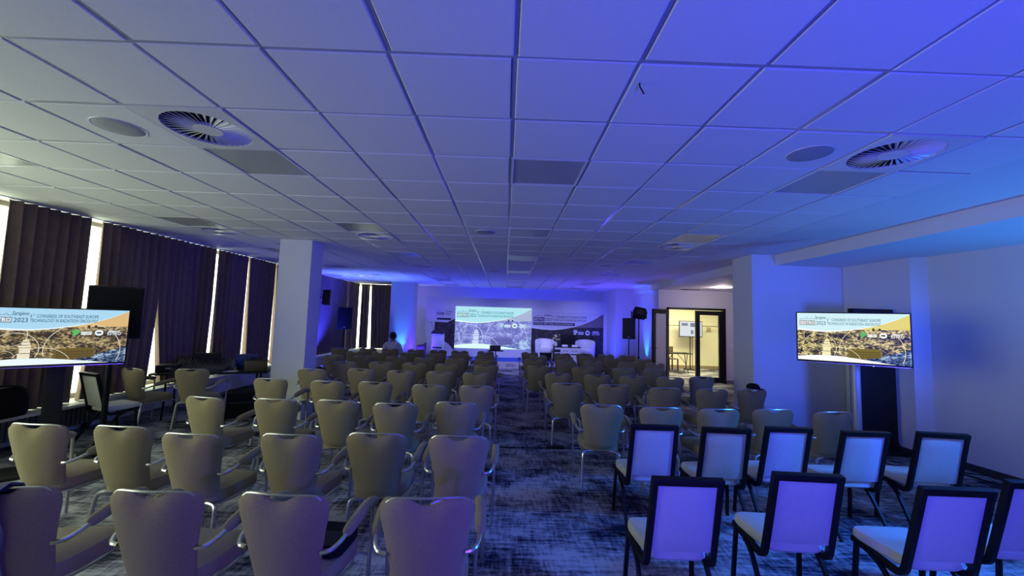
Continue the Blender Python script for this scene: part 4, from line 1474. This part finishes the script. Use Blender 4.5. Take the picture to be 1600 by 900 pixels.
tag(ob('paper_sheet', MB().box(-.1, .1, -.07, .07, 0, .004).mesh('paper_sheet', M_PAPER, False), None, on_table(.24, -.22), (0, 0, .5)), 'loose white paper on the equipment table in front of the mixer', 'paper')
pb = thing('plastic_bag', 'crumpled clear bag, coloured as if lit blue, beside the near free pillar', 'bag', (-4.0, 7.62, 0))
bm_ = []
for k in range(20):
    a = 2 * PI * k / 20
    bm_.append(((.15 + .02 * math.sin(3 * a)) * math.cos(a), (.11 + .02 * math.cos(4 * a)) * math.sin(a)))
ob('stool', MB().cyl((0, 0), .13, .40, .43, 20).cyl((0, 0), .02, .02, .4, 10).cyl((0, 0), .14, 0, .02, 20).mesh('stool', M_BLACK), pb)
ob('body', MB().rings(bm_, [(.9, .43), (1.05, .5), (1.0, .62), (.8, .78), (.45, .86), (.3, .9), (.42, .95)]).mesh('body', mat('blue_lit_plastic', (.30, .30, .55), .3)), pb)  # blue light is put into the colour of the clear plastic
fc = thing('flight_case', 'black flight case under the equipment table', 'case', (-4.35, 7.0, 0), math.radians(22))
ob('body', MB().box(-.26, .26, -.22, .22, .02, .42).mesh('body', M_BLACKFAB, bevel=.006), fc)
ob('corner_trim', MB().box(-.265, .265, -.225, -.215, .26, .275).box(-.265, -.25, -.228, .225, .02, .42).box(.25, .265, -.228, .225, .02, .42).mesh('corner_trim', M_DARKGREY, False), fc)
ob('feet', MB().box(-.24, -.2, -.2, .2, 0, .02).box(.2, .24, -.2, .2, 0, .02).mesh('feet', M_BLACK, False), fc)
m = MB().tube(spline([(-4.3, 6.5, .008), (-4.6, 6.35, .008), (-4.2, 6.2, .008), (-3.95, 6.45, .008), (-4.1, 6.7, .008), (-4.5, 6.62, .008), (-5.2, 6.5, .008)], 6), .007, 6)
tag(ob('cable', m.mesh('cable', M_BLACK)), 'tangled black cable on the floor under the equipment table', 'cable')

# black travel bag on the sill
bg_ = thing('travel_bag', 'slouching black travel bag on the sill below the nearest curtain', 'bag', (-5.72, 4.72, .455), math.radians(90))
ob('body', MB().rings(superoutline(.31, .31, -.10, .10, 28, 3.5), [(.95, 0), (1.02, .05), (1.0, .2), (.9, .3), (.72, .345)]).mesh('body', M_BLACKFAB), bg_)
ob('pocket', MB().rings(superoutline(.2, .2, -.125, -.06, 20, 4), [(1, .03), (1.04, .1), (.95, .2)]).mesh('pocket', M_BLACKFAB), bg_)
ob('strap', MB().tube(spline([(-.18, -.05, .33), (-.12, -.08, .38), (.1, -.1, .36), (.2, -.05, .32)], 4), .012, 6).mesh('strap', M_BLACK), bg_)
# radiator under the sill
rd = thing('radiator', 'dark ribbed radiator under the sill by the black-post television', 'radiator', (-5.98, 5.45, 0))
ob('casing', MB().box(-.05, .05, -.75, .75, .10, .38).mesh('casing', mat('radiator_grey', (.12, .12, .12), .5), bevel=.004), rd)
for k in range(24):
    ob('fin', bpy.data.meshes.get('radiator_fin') or MB().box(.05, .075, -.018, .018, .11, .37).mesh('radiator_fin', MATS['radiator_grey'], False), rd, (0, -.70 + k * .061, 0))
ob('feet', MB().box(-.04, .04, -.6, -.56, 0, .10).box(-.04, .04, .56, .6, 0, .10).mesh('feet', M_BLACK, False), rd)

# ------------------------------------------------------------------ small things on and around the chairs
# jacket hung over an armchair back
jx, jy, ja = -2.37, 2.02, math.radians(4)
jk = thing('jacket', 'slate grey jacket draped over the back of a rearmost-row armchair', 'jacket', (jx - math.sin(ja) * .276, jy + math.cos(ja) * .276, 0), ja)


def drape(x0, x1, zlow_b, zlow_f):
    nu, nv = 10, 18
    prof = []
    for k in range(nv + 1):
        t = k / nv
        if t < .55:
            z = zlow_b + (.868 - zlow_b) * (t / .55)
            y = -.185 - (z - .40) * .19 - .052
        elif t < .68:
            q = (t - .55) / .13
            z = .868 + .030 * math.sin(q * PI)
            y = -.185 - .47 * .19 - .052 + .094 * q
        else:
            q = (t - .68) / .32
            z = .868 - (.868 - zlow_f) * q
            y = -.185 - (z - .40) * .19 + .042
        prof.append((y, z))
    vs, fs = [], []
    for side in (0, 1):
        for k, (y, z) in enumerate(prof):
            for i in range(nu + 1):
                s = i / nu
                x = x0 + (x1 - x0) * s + .012 * math.sin(k * .8 + s * 3)
                w = .010 * math.sin(s * 11 + k * .3) + .006 * math.sin(k * 1.1)
                fold = -abs(w) if k < nv * .6 else abs(w)
                vs.append((x, y + .045 * (x / .22) ** 2 + fold + (0 if side else (-.007 if k < nv * .6 else .007)), z + .004 * math.sin(s * 7) + (0 if side else .006)))
    W = nu + 1
    o = W * (nv + 1)
    for j in range(nv):
        for i in range(nu):
            k = j * W + i
            fs.append((k, k + 1, k + 1 + W, k + W))
            fs.append((o + k, o + k + W, o + k + 1 + W, o + k + 1))
    per = [i for i in range(W)] + [j * W + nu for j in range(1, nv + 1)] + [nv * W + i for i in range(nu - 1, -1, -1)] + [j * W for j in range(nv - 1, 0, -1)]
    for k in range(len(per)):
        p, q = per[k], per[(k + 1) % len(per)]
        fs.append((p, o + p, o + q, q))
    return MB().add(vs, fs)


ob('body', drape(-.238, .05, .42, .56).mesh('body', M_JACKET), jk)
ob('sleeve', MB().tube(spline([(-.21, -.24, .89), (-.24, -.315, .80), (-.235, -.29, .62), (-.215, -.27, .46)], 5), [.035] * 15 + [.03], 10).mesh('sleeve', M_JACKET), jk)
# laptop bag on a seat
lb = thing('laptop_bag', 'flat black laptop bag lying on a rearmost-row armchair seat', 'bag', (-1.0, 2.36, .476), math.radians(-4))
ob('body', MB().rings(superoutline(.185, .185, -.13, .14, 24, 6), [(.97, 0), (1, .012), (1, .05), (.95, .062)]).mesh('body', M_BLACKFAB), lb)
ob('flap', MB().box(-.16, .16, -.125, .02, .06, .068).mesh('flap', M_BLACK, bevel=.003), lb)
# dark cap hung on a chair top
a8 = math.radians(8)
cp = thing('cap', 'dark cap resting on top of the armchair beside the pillar', 'cap', (3.52, 5.75, .886), math.radians(20))
ob('crown', MB().lathe([(.085, 0), (.088, .02), (.075, .05), (.045, .068), (.01, .073)], (0, 0), 18).mesh('crown', M_BLACKFAB), cp)
ob('peak', MB().prism([(.07 * math.cos(t) * 1.1, -.05 - .09 * math.sin(t)) for t in [PI * k / 10 for k in range(11)]], 'z', .0, .008).mesh('peak', M_BLACKFAB), cp)
# floor cables
m = MB().tube(spline([(-.14, 5.70, .006), (.3, 5.69, .006), (.75, 5.72, .006), (1.1, 5.71, .006), (1.9, 5.75, .006)], 6), .008, 6)
m.box(.62, .86, 5.69, 5.80, 0, .025)
tag(ob('cable', m.mesh('cable', M_BLACK)), 'black cable crossing the aisle floor', 'cable')
m = MB().tube(spline([(5.6, 5.9, .3), (5.68, 5.75, .05), (5.6, 5.5, .008), (5.4, 5.3, .008), (5.7, 5.1, .008), (5.82, 4.8, .008), (5.95, 4.5, .008), (6.0, 4.0, .008)], 6), .008, 6)
m.tube(spline([(5.3, 5.72, .008), (5.1, 5.4, .008), (5.5, 5.15, .008), (5.75, 4.95, .06), (5.9, 4.7, .06), (5.86, 4.4, .008), (5.9, 3.9, .008)], 6), .007, 6)
tag(ob('cable', m.mesh('cable', M_BLACK)), 'black cables lying along the wall behind the totem', 'cable')

# ------------------------------------------------------------------ furniture in the lit room
rt = thing('folding_table', 'black folding table in the lit room behind the door', 'table', (6.3, 15.0, 0))
ob('table_top', MB().box(-.55, .52, -.3, .3, .69, .72).mesh('table_top', M_BLACK, False), rt)
for sx in (-.4, .4):
    ob('leg', MB().tube([(sx, -.12, .69), (sx, 0, .22), (sx, -.22, .005)], .014, 6).tube([(sx, .12, .69), (sx, 0, .22), (sx, .22, .005)], .014, 6).tube([(sx * .2, 0, .68), (sx, 0, .32)], .011, 6).mesh('leg', M_BLACKMETAL), rt)
rc = thing('plain_chair', 'dark wooden chair behind the table in the lit room', 'chair', (6.38, 15.6, 0), math.radians(10))
ob('seat', MB().box(-.2, .2, -.2, .2, .43, .46).mesh('seat', M_BROWN, bevel=.006), rc)
ob('backrest', MB().box(-.2, .2, .17, .2, .6, .9).mesh('backrest', M_BROWN, bevel=.006), rc)
for sx in (-.18, .18):
    ob('leg', MB().box(sx - .018, sx + .018, .165, .2, 0, .9).mesh('leg', M_BLACK, False), rc)
    ob('leg', MB().box(sx - .018, sx + .018, -.2, -.165, 0, .43).mesh('leg', M_BLACK, False), rc)
rtv = thing('television', 'small white-screened television on a thin stand in the lit room', 'television', (7.3, 15.9, 0), math.radians(-3))
ob('casing', MB().box(-.45, .45, 0, .05, 1.28, 1.91).mesh('casing', M_BLACK, bevel=.005), rtv)
sc_ = ob('screen', MB().box(-.43, .43, -.003, .002, 1.31, 1.89).mesh('screen', emission('pale_screen', (.80, .86, .92), .9), False), rtv)
m = MB().box(-.36, -.12, -.006, -.003, 1.72, 1.82).box(-.02, .16, -.006, -.003, 1.68, 1.83).box(.0, .1, -.006, -.003, 1.40, 1.55)
ob('screen_marks', m.mesh('screen_marks', emission('screen_grey', (.25, .27, .32), .9), False), sc_)
ob('stand', MB().cyl((0, .08), .02, .02, 1.4, 10).cyl((0, .08), .25, 0, .02, 20).mesh('stand', M_BLACKMETAL), rtv)
cr = thing('coat_rack', 'thin brown coat rack rail along the wall of the lit room', 'rack', (7.6, 16.2, 0))
ob('rail', MB().tube([(-1.1, 0, 1.72), (1.4, 0, 1.72)], .014, 6).mesh('rail', M_BROWN), cr)
for sx in (-1.1, -.1, 1.4):
    ob('post', MB().tube([(sx, 0, 0.0), (sx, 0, 1.72)], .014, 6).mesh('post', M_BROWN), cr)
hg = MB().prism([(-.12, 1.48), (.12, 1.48), (.06, 1.56), (.1, 1.64), (-.1, 1.66), (-.05, 1.57)], 'y', -.01, .01)
tag(ob('wall_sign', hg.mesh('wall_sign', mat('tan_paint', (.45, .35, .22), .7), False), None, (8.3, 16.485, .02)), 'faded tan emblem on the wall of the lit room', 'sign')

# ------------------------------------------------------------------ the seated person
PX, PY = -3.06, 11.226
pe = thing('person', 'dark-haired person in a pale shirt seated in the front row facing the stage', 'person', (PX, PY, 0), math.radians(4))


def skin_body():
    J, E, Rr = [], [], []

    def j(p, r, par=None):
        J.append(p)
        Rr.append(r)
        if par is not None:
            E.append((par, len(J) - 1))
        return len(J) - 1
    pel = j((0, -.08, .56), (.155, .115))
    wai = j((0, -.10, .72), (.145, .105), pel)
    che = j((0, -.11, .90), (.175, .12), wai)
    sho = j((0, -.10, 1.00), (.13, .09), che)
    nec = j((0, -.085, 1.075), (.055, .055), sho)
    he1 = j((0, -.075, 1.14), (.062, .072), nec)
    he2 = j((0, -.07, 1.22), (.076, .092), he1)
    he3 = j((0, -.075, 1.285), (.05, .062), he2)
    for s in (-1, 1):
        a = j((s * .19, -.10, .985), (.06, .06), sho)
        b = j((s * .25, -.05, .74), (.046, .046), a)
        c = j((s * .20, .18, .70), (.034, .034), b)
        d = j((s * .15, .30, .69), (.024, .034), c)
        hip = j((s * .10, -.02, .55), (.095, .09), pel)
        kne = j((s * .12, .36, .52), (.066, .066), hip)
        ank = j((s * .12, .40, .12), (.042, .042), kne)
        toe = j((s * .13, .52, .045), (.04, .034), ank)
    me = bpy.data.meshes.new('body')
    me.from_pydata(J, E, [])
    o = bpy.data.objects.new('body_tmp', me)
    COL.objects.link(o)
    sk = o.modifiers.new('skin', 'SKIN')
    sk.use_smooth_shade = True
    for k, r in enumerate(Rr):
        me.skin_vertices[0].data[k].radius = r
        me.skin_vertices[0].data[k].use_root = (k == 0)
    o.modifiers.new('sub', 'SUBSURF').levels = 2
    bpy.context.view_layer.update()
    out = bpy.data.meshes.new_from_object(o.evaluated_get(bpy.context.evaluated_depsgraph_get()))
    bpy.data.objects.remove(o)
    out.name = 'body'
    out.materials.clear()
    for q in (M_SHIRT, M_SKIN, M_TROUSERS, M_BLACK):
        out.materials.append(q)
    for p in out.polygons:
        c = p.center
        p.use_smooth = True
        if c.z > 1.065:
            p.material_index = 1
        elif c.y > .14 and c.z > .63 and abs(c.x) > .05:
            p.material_index = 1
        elif c.z < .13:
            p.material_index = 3
        elif c.z < .60 or (c.y > .06 and c.z < .635):
            p.material_index = 2
    return out


ob('body', skin_body(), pe)
# fingers curled around a phone
for s in (-1, 1):
    m = MB()
    for k in range(4):
        x = s * .15 + (k - 1.5) * .018
        L = (.06, .07, .066, .052)[k]
        m.tube(spline([(x, .31, .695), (x - s * .005, .31 + L * .6, .705), (x - s * .012, .31 + L * .85, .688), (x - s * .018, .31 + L * .75, .665)], 3), [.009] * 9 + [.006], 6)
    m.tube(spline([(s * .135, .285, .70), (s * .105, .315, .715), (s * .085, .34, .712)], 3), [.0105] * 6 + [.007], 6)
    ob('fingers', m.mesh('fingers', M_SKIN), pe)
hm = MB().lathe([(.05, 1.125), (.074, 1.15), (.088, 1.20), (.090, 1.245), (.078, 1.29), (.05, 1.318), (.012, 1.328)], (0, -.085), 20)
hv = [(x, -.085 + (y + .085) * 1.12, z - (.0 if y < -.05 else max(0, (y + .05)) * -.25)) for x, y, z in hm.v]
hm.v = [(x, min(y, .0 + (z - 1.2) * .55), z) for x, y, z in hv]
ob('hair', hm.mesh('hair', M_HAIR), pe)
m = MB()
for s in (-1, 1):
    m.rings([(s * .088 + .012 * math.cos(a), -.065 + .02 * math.sin(a)) for a in [2 * PI * k / 10 for k in range(10)]], [(.6, 1.165), (1, 1.18), (1.1, 1.21), (.5, 1.228)])
ob('ears', m.mesh('ears', M_SKIN), pe)
fm = MB().tube([(0, .012, 1.215), (0, .030, 1.185), (0, .012, 1.175)], [.008, .014, .008], 8)
fm.tube([(-.022, .010, 1.148), (.022, .010, 1.148)], .006, 6)
ob('nose', fm.mesh('nose', M_SKIN), pe)
em = MB()
for s in (-1, 1):
    em.lathe([(.002, 1.212), (.010, 1.216), (.010, 1.222), (.002, 1.226)], (s * .03, .010), 8)
ob('eyes', em.mesh('eyes', M_BLACK), pe)
ob('collar', MB().lathe([(.062, 1.045), (.066, 1.06), (.064, 1.085), (.058, 1.085), (.056, 1.05)], (0, -.086), 20).mesh('collar', M_TROUSERS), pe)
ph = tag(ob('phone', MB().box(-.075, .075, .355, .363, .66, .735).mesh('phone', M_BLACK, bevel=.003), None, (PX, PY, 0), (0, 0, math.radians(4))), 'black phone held by the seated person', 'phone')
# scrap of dark wire hanging from a ceiling tile
hk = MB().tube(spline([(.655, 2.0, 2.994), (.66, 2.005, 2.975), (.675, 2.015, 2.962), (.685, 2.02, 2.945)], 4), .004, 6)
tag(ob('wire_scrap', hk.mesh('wire_scrap', M_BLACK)), 'small dark scrap of wire hanging from a ceiling tile above the aisle', 'wire')
